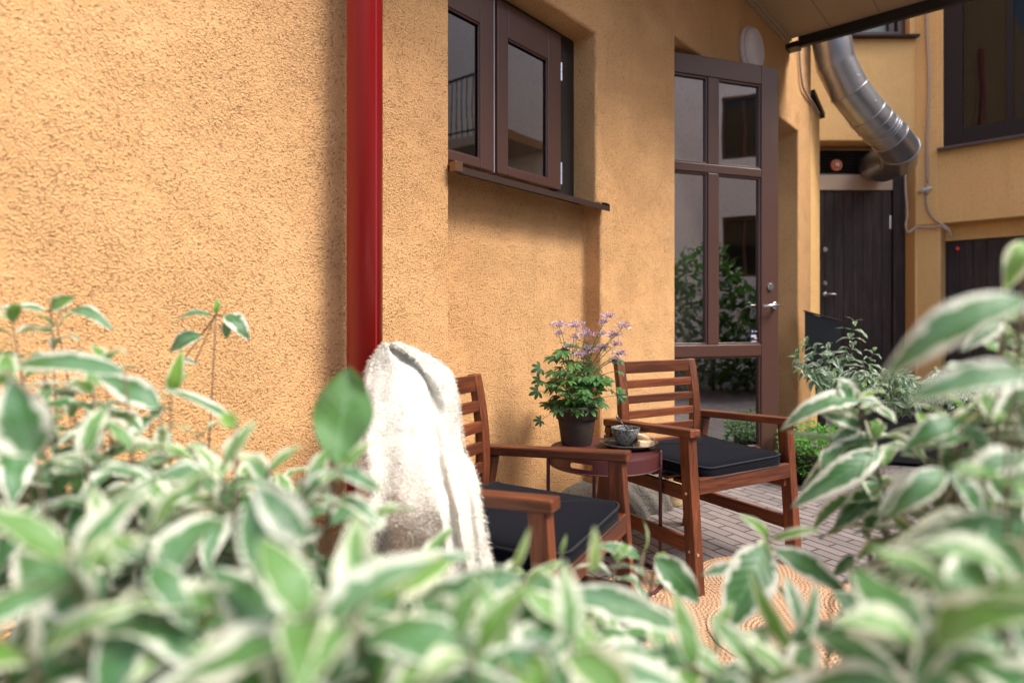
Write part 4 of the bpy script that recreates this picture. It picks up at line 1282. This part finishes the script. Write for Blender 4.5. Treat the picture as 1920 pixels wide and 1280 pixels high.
for k in range(150):
    a = random.uniform(0, 2 * math.pi); lob = 0.75 + 0.3 * math.sin(a * 3 + 1) + 0.15 * math.sin(a * 7)
    rad = 0.155 * math.sqrt(random.random()) * lob * (1.0 if k % 4 else 1.25)
    zt_ = random.uniform(0.01, 0.20 + 0.07 * math.sin(a * 2 + 0.5)) - rad * 0.25
    B = C_ + Vector((0.04 * math.cos(a) * random.random(), 0.04 * math.sin(a) * random.random(), 0))
    T = C_ + Vector((rad * math.cos(a), rad * math.sin(a), max(0.0, zt_ * 1.12)))
    sm.tube(bez(B, Vector((B.x, B.y, T.z + 0.02)) * 0.6 + T * 0.4, T, 6), 0.0012, 5)
    d = Vector((math.cos(a), math.sin(a), random.uniform(-0.5, 0.3)))
    palmate(T, d, Vector((0.25 * math.cos(a), 0.25 * math.sin(a) - 0.35, 1)), random.uniform(0.038, 0.060))
# two stray leaves seen against the wall and low on the left
for (u, v, dd, sz, n) in ((1013, 788, 2.55, 0.034, 6), (1013, 690, 2.58, 0.045, 5), (1009, 733, 2.58, 0.045, 5), (1160, 742, 2.58, 0.045, 4), (1012, 712, 2.6, 0.04, 5)):
    T = px(u, v, dd); sm.tube(bez(C_ + Vector((-0.03 if u < 1080 else 0.03, 0, 0)), (C_ + T) / 2 + Vector((0, 0, 0.03)), T, 8), 0.0011, 5)
    palmate(T, Vector((-0.8 if u < 1080 else 0.8, -0.2, -0.3)), Vector((0, -1, 0.3)), sz, n)
heads = [(1048, 610, 1), (1080, 611, 1.2), (1098, 627, 1.2), (1140, 594, 1.0), (1169, 612, 1.0), (1152, 628, 1.1), (1085, 665, 1), (1103, 655, .9), (1131, 652, .9), (1161, 663, 1), (1067, 650, .8), (1047, 625, .6), (1153, 674, .7), (1130, 605, .6), (1128, 626, .6), (1076, 632, .6), (1156, 645, .7)]
for (u, v, s) in heads:
    fm = MB()
    H_ = px(u, v, 2.6 + random.uniform(-0.05, 0.05))
    B = C_ + Vector((0.03 * (1 if u > 1090 else -1) * random.random(), 0, 0.05))
    mid_ = (B + H_) / 2 + Vector((-(H_.x - B.x) * 0.25, 0, 0.02))
    sm.tube(bez(B, mid_, H_, 10), 0.0014, 6)
    for q in range(2):
        f = random.uniform(0.55, 0.9); P = bez(B, mid_, H_, 10)[int(f * 10)]
        leaf(lm, P, P + Vector((random.choice((-1, 1)) * 0.02, random.uniform(-.01, .01), 0.012)), 0.006, ns=4, nc=3, rnd=0.5)
    for q in range(int(170 * s)):
        d = Vector((random.gauss(0, 1), random.gauss(0, 1), random.gauss(0.45, 0.7))).normalized()
        L = random.uniform(0.006, 0.012)
        p0 = H_ + Vector((d.x, d.y, d.z * 0.6)) * random.uniform(0.003, 0.034) * s
        leaf(fm, p0, p0 + d * L * 0.95, 0.0034, (random.gauss(0, 1), random.gauss(0, 1), random.gauss(0, 1)), ns=3, nc=3, rnd=random.random())
    for q in range(6):
        d = Vector((math.cos(q), math.sin(q), -0.25)); leaf(lm, H_, H_ + d * 0.02 * s, 0.006, ns=3, nc=3)
    fm.build('flower_head', M['flower'], plant)
lm.build('foliage', M['leaf_pot'], plant, smooth=True)
sm.build('stem', M['stem'], plant, smooth=True)

# ------------------------------------------------------------------ plate, cup, spoon, biscuits
PLX, PLY = 0.483, 2.525
zt_ = TZ - 0.0035
plate = thing('plate', 'speckled dark stoneware plate under the cup on the maroon table', 'plate', (PLX, PLY, zt_))
m = MB(); wob = lambda a, z: (0.035 * math.sin(2 * a + 1.0) + 0.02 * math.sin(5 * a)) if z > 0.008 else 0
m.lathe([(0.001, 0.001), (0.07, 0.0), (0.085, 0.004), (0.117, 0.020), (0.119, 0.0225), (0.117, 0.024), (0.10, 0.016), (0.078, 0.008), (0.001, 0.006)], 72, (PLX, PLY, zt_), wob)
m.build('dish', M['plate'], plate, smooth=True)
CUX, CUY = 0.472, 2.545; cz = zt_ + 0.0075
cup = thing('cup', 'blue grey speckled stoneware cup standing on the dark plate', 'cup', (CUX, CUY, cz))
m = MB(); m.lathe([(0.001, 0.001), (0.026, 0.0), (0.030, 0.004), (0.043, 0.020), (0.054, 0.042), (0.0595, 0.068), (0.0595, 0.071), (0.057, 0.0715), (0.0555, 0.068), (0.050, 0.042), (0.038, 0.018), (0.001, 0.012)], 64, (CUX, CUY, cz))
m.build('body', M['ceramic'], cup, smooth=True)
m = MB(); m.lathe([(0.001, 0.055), (0.0525, 0.055)], 40, (CUX, CUY, cz)); m.build('coffee', mat_paint('coffee', (0.03, 0.014, 0.008), 0.08), cup)
sp_ = thing('teaspoon', 'small steel teaspoon leaning in the blue grey cup', 'spoon', (CUX, CUY, cz + 0.07))
m = MB()
a, b = Vector((CUX + 0.012, CUY + 0.005, cz + 0.058)), px(1156, 779, 2.50)
for i in range(9):
    pass
prof = [(0, .0022, .0015), (.5, .0020, .0014), (.72, .0042, .0012), (.88, .0075, .0010), (.96, .0065, .0010), (1, .003, .0008)]
vs, fs = [], []
d = (b - a).normalized(); sdv = d.cross(Vector((0, 1, 0.1))).normalized(); upv = sdv.cross(d)
for t_, w, h in prof:
    p = a + (b - a) * t_ + upv * (0.004 * math.sin(t_ * 3))
    vs += [p - sdv * w - upv * h, p + sdv * w - upv * h, p + sdv * w + upv * h, p - sdv * w + upv * h]
for i in range(len(prof) - 1):
    for k in range(4): fs.append((i * 4 + k, i * 4 + (k + 1) % 4, i * 4 + 4 + (k + 1) % 4, i * 4 + 4 + k))
fs += [(3, 2, 1, 0), tuple(len(vs) - 4 + k for k in range(4))]
m.add(vs, fs); m.build('handle', M['chrome'], sp_, smooth=True)
def biscuit(c, sx, sy, sz, rz, ry, label):
    bm = bmesh.new(); bmesh.ops.create_cube(bm, size=1); bmesh.ops.subdivide_edges(bm, edges=bm.edges, cuts=5, use_grid_fill=True)
    for v in bm.verts:
        p = v.co; q = p.normalized() * 0.62
        f = 0.35; p = p * (1 - f) + q * f
        v.co = Vector((p.x * sx, p.y * sy, p.z * sz)) * 1.22 + Vector((random.gauss(0, .0006), random.gauss(0, .0006), random.gauss(0, .0006)))
    me = bpy.data.meshes.new('biscuit'); bm.to_mesh(me); bm.free(); me.materials.append(M['biscuit'])
    for p in me.polygons: p.use_smooth = True
    o = bpy.data.objects.new('biscuit', me); link(o); o.location = c; o.rotation_euler = (0, ry, rz); tag(o, label, 'biscuit', 'biscuits on the plate')
zq = zt_ + 0.012
biscuit((0.533, 2.475, zq + 0.010), 0.042, 0.024, 0.024, 0.2, 0.1, 'pale almond biscuit lying nearest the table edge on the plate')
biscuit((0.556, 2.505, zq + 0.012), 0.030, 0.026, 0.030, 0.9, 0.0, 'upright almond biscuit end at the right rim of the plate')
biscuit((0.562, 2.482, zq + 0.010), 0.026, 0.022, 0.026, -0.4, 0.1, 'small round biscuit end between two others on the plate')
biscuit((0.540, 2.505, zq + 0.031), 0.046, 0.022, 0.018, -0.5, 0.25, 'brown almond biscuit lying on top of the other biscuits')

# ------------------------------------------------------------------ raffia candle by the footing
b_ = px(1260, 931, 3.50); b_.z = 0
rc = thing('raffia_pot', 'small straw coloured raffia wrapped pot on the pavers by the wall', 'pot', b_)
m = MB(); m.lathe([(0.001, 0.0), (0.058, 0.0), (0.062, 0.01), (0.061, 0.17), (0.056, 0.18), (0.052, 0.17), (0.001, 0.16)], 40, b_, wob=lambda a, z: 0.01 * math.sin(z * 300))
m.build('body', M['candle'], rc, smooth=True)

# ------------------------------------------------------------------ round braided rug
def swirl(mb, cx, cy, rad, z0):
    na, nr = 96, int(rad / 0.004)
    vs, uvs, fs = [], [], []
    for i in range(nr + 1):
        r = max(0.0005, rad * i / nr)
        for k in range(na + 1):
            a = 2 * math.pi * k / na
            h = 0.003 * abs(math.sin(math.pi * (r / 0.016))) if i < nr else -z0 + 0.001
            vs.append((cx + r * math.cos(a), cy + r * math.sin(a), z0 + h)); uvs.append((r + 0.016 * k / na, k / na))
    for i in range(nr):
        for k in range(na):
            a = i * (na + 1) + k; fs.append((a, a + 1, a + na + 2, a + na + 1))
    mb.add_uv(vs, fs, uvs, (0, 0))
m = MB()
RC = Vector((0.92, 2.02)); rs = 0.235
swirl(m, RC.x, RC.y, rs * 1.15, 0.009)
for k in range(6):
    a = R(20 + 60 * k); swirl(m, RC.x + 0.44 * math.cos(a), RC.y + 0.44 * math.sin(a), rs * 1.08, 0.006)
for k in range(12):
    a = R(5 + 30 * k); swirl(m, RC.x + 0.30 * math.cos(a + .26), RC.y + 0.30 * math.sin(a + .26), 0.13, 0.003)
rug = m.build('rug', M['jute'], None); tag(rug, 'round jute rug of braided swirls on the pavers before the chairs', 'rug')

# ------------------------------------------------------------------ planter with dogwood and herbs at the back
tr0, tr1 = px(1575, 775, 4.55), px(1800, 800, 4.3)
trough = thing('planter_trough', 'long black planter trough with variegated shrubs by the black door', 'planter', (tr0.x, tr0.y, 0))
m = MB(); zt2 = tr0.z
dv = (Vector((tr1.x, tr1.y, 0)) - Vector((tr0.x, tr0.y, 0))).normalized(); sv = Vector((-dv.y, dv.x, 0))
A0 = Vector((tr0.x, tr0.y, 0)); A1 = Vector((tr1.x + 0.3, tr1.y - 0.1, 0))
def slab(mb, p, q, off0, off1, z0, z1):
    vs = [p + sv * off0, q + sv * off0, q + sv * off1, p + sv * off1]
    vs = [v + Vector((0, 0, z0)) for v in vs] + [v + Vector((0, 0, z1)) for v in vs]
    mb.add(vs, [(3, 2, 1, 0), (4, 5, 6, 7), (0, 1, 5, 4), (1, 2, 6, 5), (2, 3, 7, 6), (3, 0, 4, 7)])
slab(m, A0, A1, 0.0, 0.3, 0.02, zt2 - 0.03); m.build('box', M['black'], trough, bevel=0.01)
m = MB(); slab(m, A0 - dv * 0.015, A1 + dv * 0.015, -0.015, 0.012, zt2 - 0.03, zt2); slab(m, A0 - dv * 0.015, A1 + dv * 0.015, 0.288, 0.315, zt2 - 0.03, zt2)
m.build('rim', M['black'], trough, bevel=0.004)
m = MB(); slab(m, A0, A1, 0.013, 0.287, zt2 - 0.029, zt2 - 0.012); m.build('soil', M['soil'], trough)
def back_shrub(label, base, tips, size, gap, leafy):
    t = thing('variegated_shrub', label, 'shrub', base, 0, 'variegated dogwood shrubs')
    lm, sm = MB(), MB()
    for T in tips:
        bb = Vector(base) + Vector((random.uniform(-.06, .06), random.uniform(-.04, .04), 0))
        shoot(lm, sm, bb, T, (random.uniform(-.08, .08), random.uniform(-.05, .05), 0.08), leafy, size, gap, 0.003)
    lm.build('foliage', M['leaf_far'], t, smooth=True); sm.build('stem', M['twig'], t, smooth=True)
tips = [px(1602, 600, 4.5), px(1490, 668, 4.45), px(1508, 640, 4.5), px(1550, 650, 4.5), px(1520, 700, 4.45), px(1640, 655, 4.55), px(1585, 660, 4.55), px(1500, 690, 4.4)]
for k in range(26): tips.append(px(random.uniform(1530, 1690), random.uniform(690, 750), random.uniform(4.35, 4.65)))
back_shrub('upright variegated shrub beside the letterbox in the black trough', (A0.x + 0.15, A0.y + 0.1, zt2 - 0.03), tips, 0.095, 0.04, 0.34)
tips = [px(random.uniform(1660, 1840), random.uniform(690, 775), random.uniform(4.15, 4.5)) for k in range(36)]
back_shrub('low spreading variegated shrub at the far end of the black trough', (A0.x + 0.62, A0.y + 0.02, zt2 - 0.03), tips, 0.075, 0.032, 0.32)
herb_c = px(1530, 880, 3.95); herb_c.z = 0
hp = thing('herb_pot', 'dark pot of bright green herbs behind the far armchair', 'pot plant', herb_c)
m = MB(); m.lathe([(0.001, 0.0), (0.13, 0.0), (0.16, 0.18), (0.165, 0.2), (0.15, 0.2), (0.001, 0.17)], 40, herb_c); m.build('pot', M['black'], hp, smooth=True)
m = MB(); sm = MB()
for k in range(1500):
    a = random.uniform(0, 6.28); r = 0.23 * math.sqrt(random.random()); z = random.uniform(0.08, 0.42 - r * 0.4)
    p = herb_c + Vector((r * math.cos(a), r * math.sin(a), z))
    dv_ = Vector((math.cos(a) + random.gauss(0, .5), math.sin(a) + random.gauss(0, .5), random.uniform(-.3, .8))).normalized(); L = random.uniform(0.018, 0.034)
    leaf(m, p, p + dv_ * L, L * 0.65, (random.gauss(0, .4), random.gauss(-.4, .4), 1), ns=4, nc=3, youth=random.random() * 0.6)
    if k % 25 == 0: sm.tube([herb_c + Vector((0, 0, 0.17)), (herb_c + p) / 2 + Vector((0, 0, .05)), p], 0.0015, 5)
m.build('foliage', M['leaf_herb'], hp, smooth=True); sm.build('stem', M['stem'], hp)

# ------------------------------------------------------------------ foreground variegated dogwood
def ground_at(u, d, jx=0.1): 
    return Vector(((u - 960) / FPX * d + random.uniform(-jx, jx), d + random.uniform(-0.05, 0.1), 0))
def front_shrub(label, shoots, heroes, root_u, root_d):
    root = Vector(((root_u - 960) / FPX * root_d, root_d, 0))
    t = thing('variegated_shrub', label, 'shrub', root, 0, 'variegated dogwood shrubs')
    lm, sm = MB(), MB(); joints = {}
    for (u, v, d, size, leafy) in shoots:
        T = px(u, v, d)
        bb = root + Vector(((T.x - root.x) * 0.45 + random.uniform(-.03, .03), (T.y - root.y) * 0.3, 0))
        shoot(lm, sm, bb, T, ((T.x - bb.x) * -0.15, 0.05, 0.1), leafy, size, 0.042, 0.0026)
    for h in heroes:
        (u0, v0, d0), (u1, v1, d1), wpx = h[:3]
        kw = h[3] if len(h) > 3 else {}
        B, T = px(u0, v0, d0), px(u1, v1, d1)
        leaf(lm, B, T, wpx / FPX * (d0 + d1) / 2, kw.get('n', (0, -0.8, 0.6)), kw.get('arch', 0.1), kw.get('cup', 0.2), kw.get('rnd'), kw.get('y', 0.0), ns=12, nc=7, wav=kw.get('w', 0.05), shape=kw.get('s', 0.8))
        gk = kw.get('g')
        if gk is not None and gk in joints:
            J = joints[gk]; sm.tube(bez(J, (J + B) / 2 + Vector((0, 0, -0.004)), B, 4), 0.0012, 5)
        else:
            if gk is not None: joints[gk] = B
            bb = root + Vector(((B.x - root.x) * 0.8, (B.y - root.y) * 0.5, 0))
            sm.tube(bez(bb, (bb + B) / 2 + Vector(((B.x - bb.x) * -0.3, 0.03, 0.1)), B, 12), [0.0028 - 0.0016 * i / 12 for i in range(13)], 6)
    lm.build('foliage', M['leaf'], t, smooth=True); sm.build('stem', M['twig'], t, smooth=True)
    return t
def env(pts, u):
    for i in range(len(pts) - 1):
        if pts[i][0] <= u <= pts[i + 1][0]:
            a, b = pts[i], pts[i + 1]; return a[1] + (b[1] - a[1]) * (u - a[0]) / (b[0] - a[0])
    return pts[0][1] if u < pts[0][0] else pts[-1][1]
def fill(n, u0, u1, E, vmax, d0, d1, size=0.085, leafy=0.3, pw=1.0):
    out = []
    for k in range(n):
        u = u0 + (u1 - u0) * (k + random.random()) / n
        lo = env(E, u); v = lo + (vmax - lo) * random.random() ** pw
        d = random.uniform(d0, d1)
        out.append((u, v, d, size * random.uniform(0.8, 1.15), leafy * random.uniform(0.8, 1.2)))
    return out
EL = [(-80, 620), (100, 640), (200, 690), (300, 740), (420, 790), (520, 850), (620, 930), (720, 1030)]
sh = fill(34, -60, 660, EL, 1200, 0.62, 1.1, 0.088, 0.42, 0.8) + fill(9, -60, 640, [(-80, 900), (700, 1080)], 1250, 0.36, 0.5, 0.10, 0.22)
sh += [(634, 882, .62, .075, .16), (585, 905, .66, .08, .2), (690, 965, .62, .075, .16)]
sh += [(105, 600, 1.05, 0.07, 0.2), (20, 590, 0.9, 0.08, 0.3), (195, 668, 0.85, 0.08, 0.3)] + fill(14, -40, 560, [(-80, 650), (200, 700), (420, 800), (560, 900)], 960, 0.6, 0.95, 0.09, 0.2, 1.3)
he = [
    ((628, 872, .62), (655, 688, .64), 112, dict(y=0.22, n=(0.2, -1, .1), rnd=-1.0, arch=-.05, cup=.35, w=.09, s=1.2, g=5)),
    ((632, 880, .62), (560, 955, .62), 34, dict(g=5, arch=.2)), ((634, 880, .62), (720, 925, .62), 30, dict(g=5, arch=.2)),
    ((65, 855, .5), (22, 705, .5), 100, dict(n=(0.3, -.9, .3), rnd=.5)),
    ((300, 765, .75), (180, 702, .75), 52, dict(n=(0, -.7, .7))),
    ((235, 700, .7), (0, 690, .7), 50, dict(n=(0, -.7, .7))),
    ((448, 800, .85), (290, 725, .85), 26, dict(n=(0, -.5, .9))),
    ((320, 738, .95), (342, 655, .95), 30, dict(g=3, y=.9, n=(.5, -1, 0))),
    ((322, 738, .95), (360, 698, .95), 16, dict(g=3, y=1, n=(.1, -.6, .8))),
    ((95, 578, 1.0), (142, 556, 1.0), 30, dict(g=2, y=.5, n=(0, -1, .2))),
    ((130, 582, 1.0), (214, 622, 1.0), 30, dict(g=2, rnd=.1, n=(.3, -.6, .7), arch=.2)),
    ((90, 585, 1.0), (-10, 580, .95), 26, dict(g=2, n=(0, -.6, .7))),
    ((470, 925, .42), (570, 1165, .42), 95, dict(n=(.2, -1, .3), rnd=.1)),
    ((575, 1010, .42), (470, 900, .42), 70, dict(n=(.2, -1, .5))),
    ((185, 1150, .55), (100, 1090, .55), 110, dict(y=.5, n=(.2, -1, .2))),
    ((440, 800, .6), (415, 770, .6), 30, dict(y=.9)),
]
# sprig against the wall
ds = 1.2
he += [((405, 588, ds), (407, 558, ds), 12, dict(g=1, y=1, n=(.6, -1, 0))), ((404, 588, ds), (417, 566, ds), 8, dict(g=1, y=1)), ((398, 592, ds), (322, 606, ds), 22, dict(g=1, arch=.15, n=(0, -.5, .8), rnd=.1)),
       ((422, 590, ds), (468, 640, ds), 34, dict(g=1, arch=.25, n=(.4, -.8, .5), rnd=.6)), ((430, 600, ds), (424, 636, ds), 20, dict(g=1, y=.2, n=(0, -1, .1))), ((378, 628, ds), (318, 660, ds), 34, dict(g=1, n=(-.2, -.9, .4), arch=.15, rnd=.1)),
       ((365, 680, ds), (328, 672, ds), 10, dict(g=1)), ((345, 672, ds), (372, 684, ds), 8, dict(g=1))]
front_shrub('large variegated shrub in front of the bare orange wall and red downpipe', sh, he, 250, 0.85)

EC = [(640, 1065), (800, 1060), (1000, 1055), (1100, 1065), (1180, 1130), (1330, 1240)]
sh = fill(26, 640, 1170, EC, 1200, 0.55, 0.95, 0.088, 0.30, 0.8) + fill(8, 560, 1150, [(560, 1110), (1240, 1210)], 1260, 0.34, 0.5, 0.10, 0.2)
sh += [(1235, 1045, .95, .07, .12), (1160, 1035, .9, .07, .12)]
he = [
    ((1110, 1075, .6), (1114, 985, .6), 26, dict(y=1, n=(.3, -1, 0), w=.02)),
    ((955, 1075, .62), (994, 985, .62), 18, dict(y=1, n=(.3, -1, 0), w=.02)),
    ((1052, 1040, .85), (1062, 1000, .85), 8, dict(y=.9)),
    ((850, 1050, .5), (612, 1170, .5), 75, dict(y=.75, n=(0, -.8, .6), arch=.12)),
    ((1015, 1075, .5), (1005, 1225, .5), 98, dict(n=(.1, -1, .4), rnd=.3)),
    ((980, 1080, .5), (760, 1140, .5), 60, dict(n=(0, -.8, .6))),
    ((700, 1090, .5), (900, 1040, .52), 50, dict(n=(0, -.6, .8))),
    ((1205, 1035, 1.0), (1206, 973, 1.0), 14, dict(y=.6, n=(1, -.4, 0), cup=.6)),
    ((1208, 1035, 1.0), (1212, 985, 1.0), 8, dict(y=.6, n=(1, -.2, 0))),
    ((1228, 1045, .9), (1312, 1130, .9), 58, dict(n=(0, -.9, .5), rnd=.3)),
    ((1200, 1045, .95), (1115, 1022, .95), 26, dict(n=(0, -.5, .8))),
    ((1060, 1110, .6), (1300, 1190, .6), 60, dict(n=(0, -.7, .7))),
]
front_shrub('variegated shrub across the foot of the nearer armchair', sh, he, 920, 0.75)

sh = [(1500, 1150, .8, .09, .18), (1440, 1215, .7, .09, .15), (1560, 1210, .8, .09, .2), (1380, 1260, .55, .09, .12), (1500, 1265, .5, .09, .12), (1620, 1160, .9, .09, .2), (1300, 1240, .5, .09, .1), (1340, 1200, .62, .09, .12), (1420, 1250, .5, .1, .12), (1250, 1225, .6, .09, .12)]
he = [
    ((1440, 1012, .85), (1383, 963, .85), 24, dict(g=1, y=.7, arch=.2)), ((1446, 1012, .85), (1542, 992, .85), 18, dict(g=1, y=.7, arch=.2)),
    ((1435, 1025, .8), (1350, 1190, .75), 88, dict(g=1, n=(-.3, -1, .3), rnd=.3)), ((1450, 1030, .8), (1592, 1118, .8), 50, dict(g=1, n=(.1, -.9, .6))),
    ((1440, 1020, .82), (1425, 1045, .8), 34, dict(g=1, y=.6)), ((1482, 1215, .6), (1403, 1065, .6), 34, dict(g=2, y=.8, n=(-.5, -1, 0), w=.02)),
    ((1482, 1215, .6), (1530, 1090, .62), 48, dict(g=2, n=(.4, -1, .2))), ((1500, 1180, .65), (1470, 1075, .68), 36, dict(n=(.2, -1, .2))),
    ((1380, 1060, .85), (1315, 1078, .85), 26, dict()), ((1600, 1040, .9), (1560, 1080, .9), 20, dict(rnd=.05)),
    ((1560, 1110, .7), (1690, 1220, .7), 55, dict(n=(.1, -.9, .5))),
]
front_shrub('young variegated shrub standing over the jute rug', sh, he, 1480, 0.7)

ER = [(1560, 820), (1640, 860), (1720, 800), (1800, 660), (1880, 610), (2000, 560)]
sh = fill(24, 1690, 2020, ER, 1130, 0.6, 1.05, 0.09, 0.30, 0.9) + fill(8, 1720, 2000, [(1660, 1000), (1980, 780)], 1260, 0.36, 0.52, 0.10, 0.2)
sh += fill(9, 1660, 1960, [(1660, 900), (1760, 760), (1960, 640)], 1150, 0.75, 1.05, 0.10, 0.26, 1.2)
sh += [(1610, 745, 1.02, .10, .10), (1640, 810, 1.0, .10, .12), (1655, 860, .95, .1, .12), (1650, 905, .95, .09, .15), (1900, 590, .7, .07, .12), (1875, 640, .75, .07, .15)]
dw = 1.0
he = [
    ((1925, 560, .45), (1643, 722, .47), 80, dict(n=(-.2, -.7, .75), arch=.17, rnd=.35)),
    ((1930, 700, .42), (1690, 755, .44), 70, dict(n=(0, -.7, .7), rnd=.2)),
    ((1800, 790, .7), (1690, 850, .7), 46, dict(n=(-.3, -.7, .7), arch=.2)), ((1800, 795, .7), (1850, 880, .7), 44, dict(n=(.3, -.9, .4), arch=.15)), ((1770, 880, .62), (1660, 975, .62), 50, dict(n=(-.3, -.8, .5), arch=.18)),
    ((1775, 885, .62), (1840, 985, .62), 46, dict(n=(.3, -.9, .3), arch=.15)), ((1930, 860, .5), (1790, 905, .5), 60, dict(n=(0, -.6, .8), arch=.15)),
    ((1925, 452, .6), (1884, 548, .6), 46, dict(y=.8, n=(-.6, -.8, .2), arch=.25)),
    ((1930, 980, .45), (1655, 1080, .5), 95, dict(n=(-.2, -.8, .6), rnd=.1)),
    ((1610, 752, dw), (1462, 806, dw), 44, dict(g=1, n=(-.3, -.7, .7), arch=.22, rnd=.6)), ((1642, 815, dw), (1462, 805, dw), 28, dict(g=1, n=(0, -.4, .9), arch=-.08, rnd=.1, y=.2)),
    ((1640, 815, dw), (1500, 922, dw), 58, dict(g=1, n=(-.3, -.9, .4), arch=.12, rnd=.35)), ((1650, 845, .95), (1482, 952, .95), 52, dict(g=1, n=(-.3, -.9, .4), arch=.12, rnd=.5)),
    ((1596, 750, dw), (1568, 706, dw), 40, dict(g=1, n=(.2, -1, .1), rnd=.9, arch=.1)), ((1600, 752, dw), (1672, 782, dw), 20, dict(g=1, n=(0, -.5, .8), arch=.2)),
    ((1615, 800, dw), (1535, 775, dw), 34, dict(g=1, n=(0, -.9, .5), rnd=.95)), ((1612, 800, dw), (1555, 828, dw), 30, dict(g=1, n=(0, -.9, .5), rnd=.9)),
    ((1650, 905, .95), (1562, 992, .95), 48, dict(g=1, n=(-.3, -.9, .3), rnd=.4)), ((1655, 910, .95), (1618, 1008, .95), 36, dict(g=1, n=(-.3, -.9, .2))),
    ((1780, 960, .6), (1655, 1105, .6), 60, dict(n=(-.3, -.9, .4))), ((1700, 990, .7), (1665, 1130, .7), 60, dict(n=(.2, -.9, .3))),
    ((1900, 1140, .45), (1640, 1180, .48), 60, dict(n=(0, -.6, .8))), ((1880, 600, .7), (1800, 660, .7), 34, dict(rnd=.9)), ((1885, 600, .7), (1925, 560, .7), 34, dict(y=.9)),
    ((1740, 1130, .6), (1600, 1190, .62), 50, dict(rnd=.1)),
]
front_shrub('tall variegated shrub in front of the pavers and dark garage door', sh, he, 1850, 0.75)
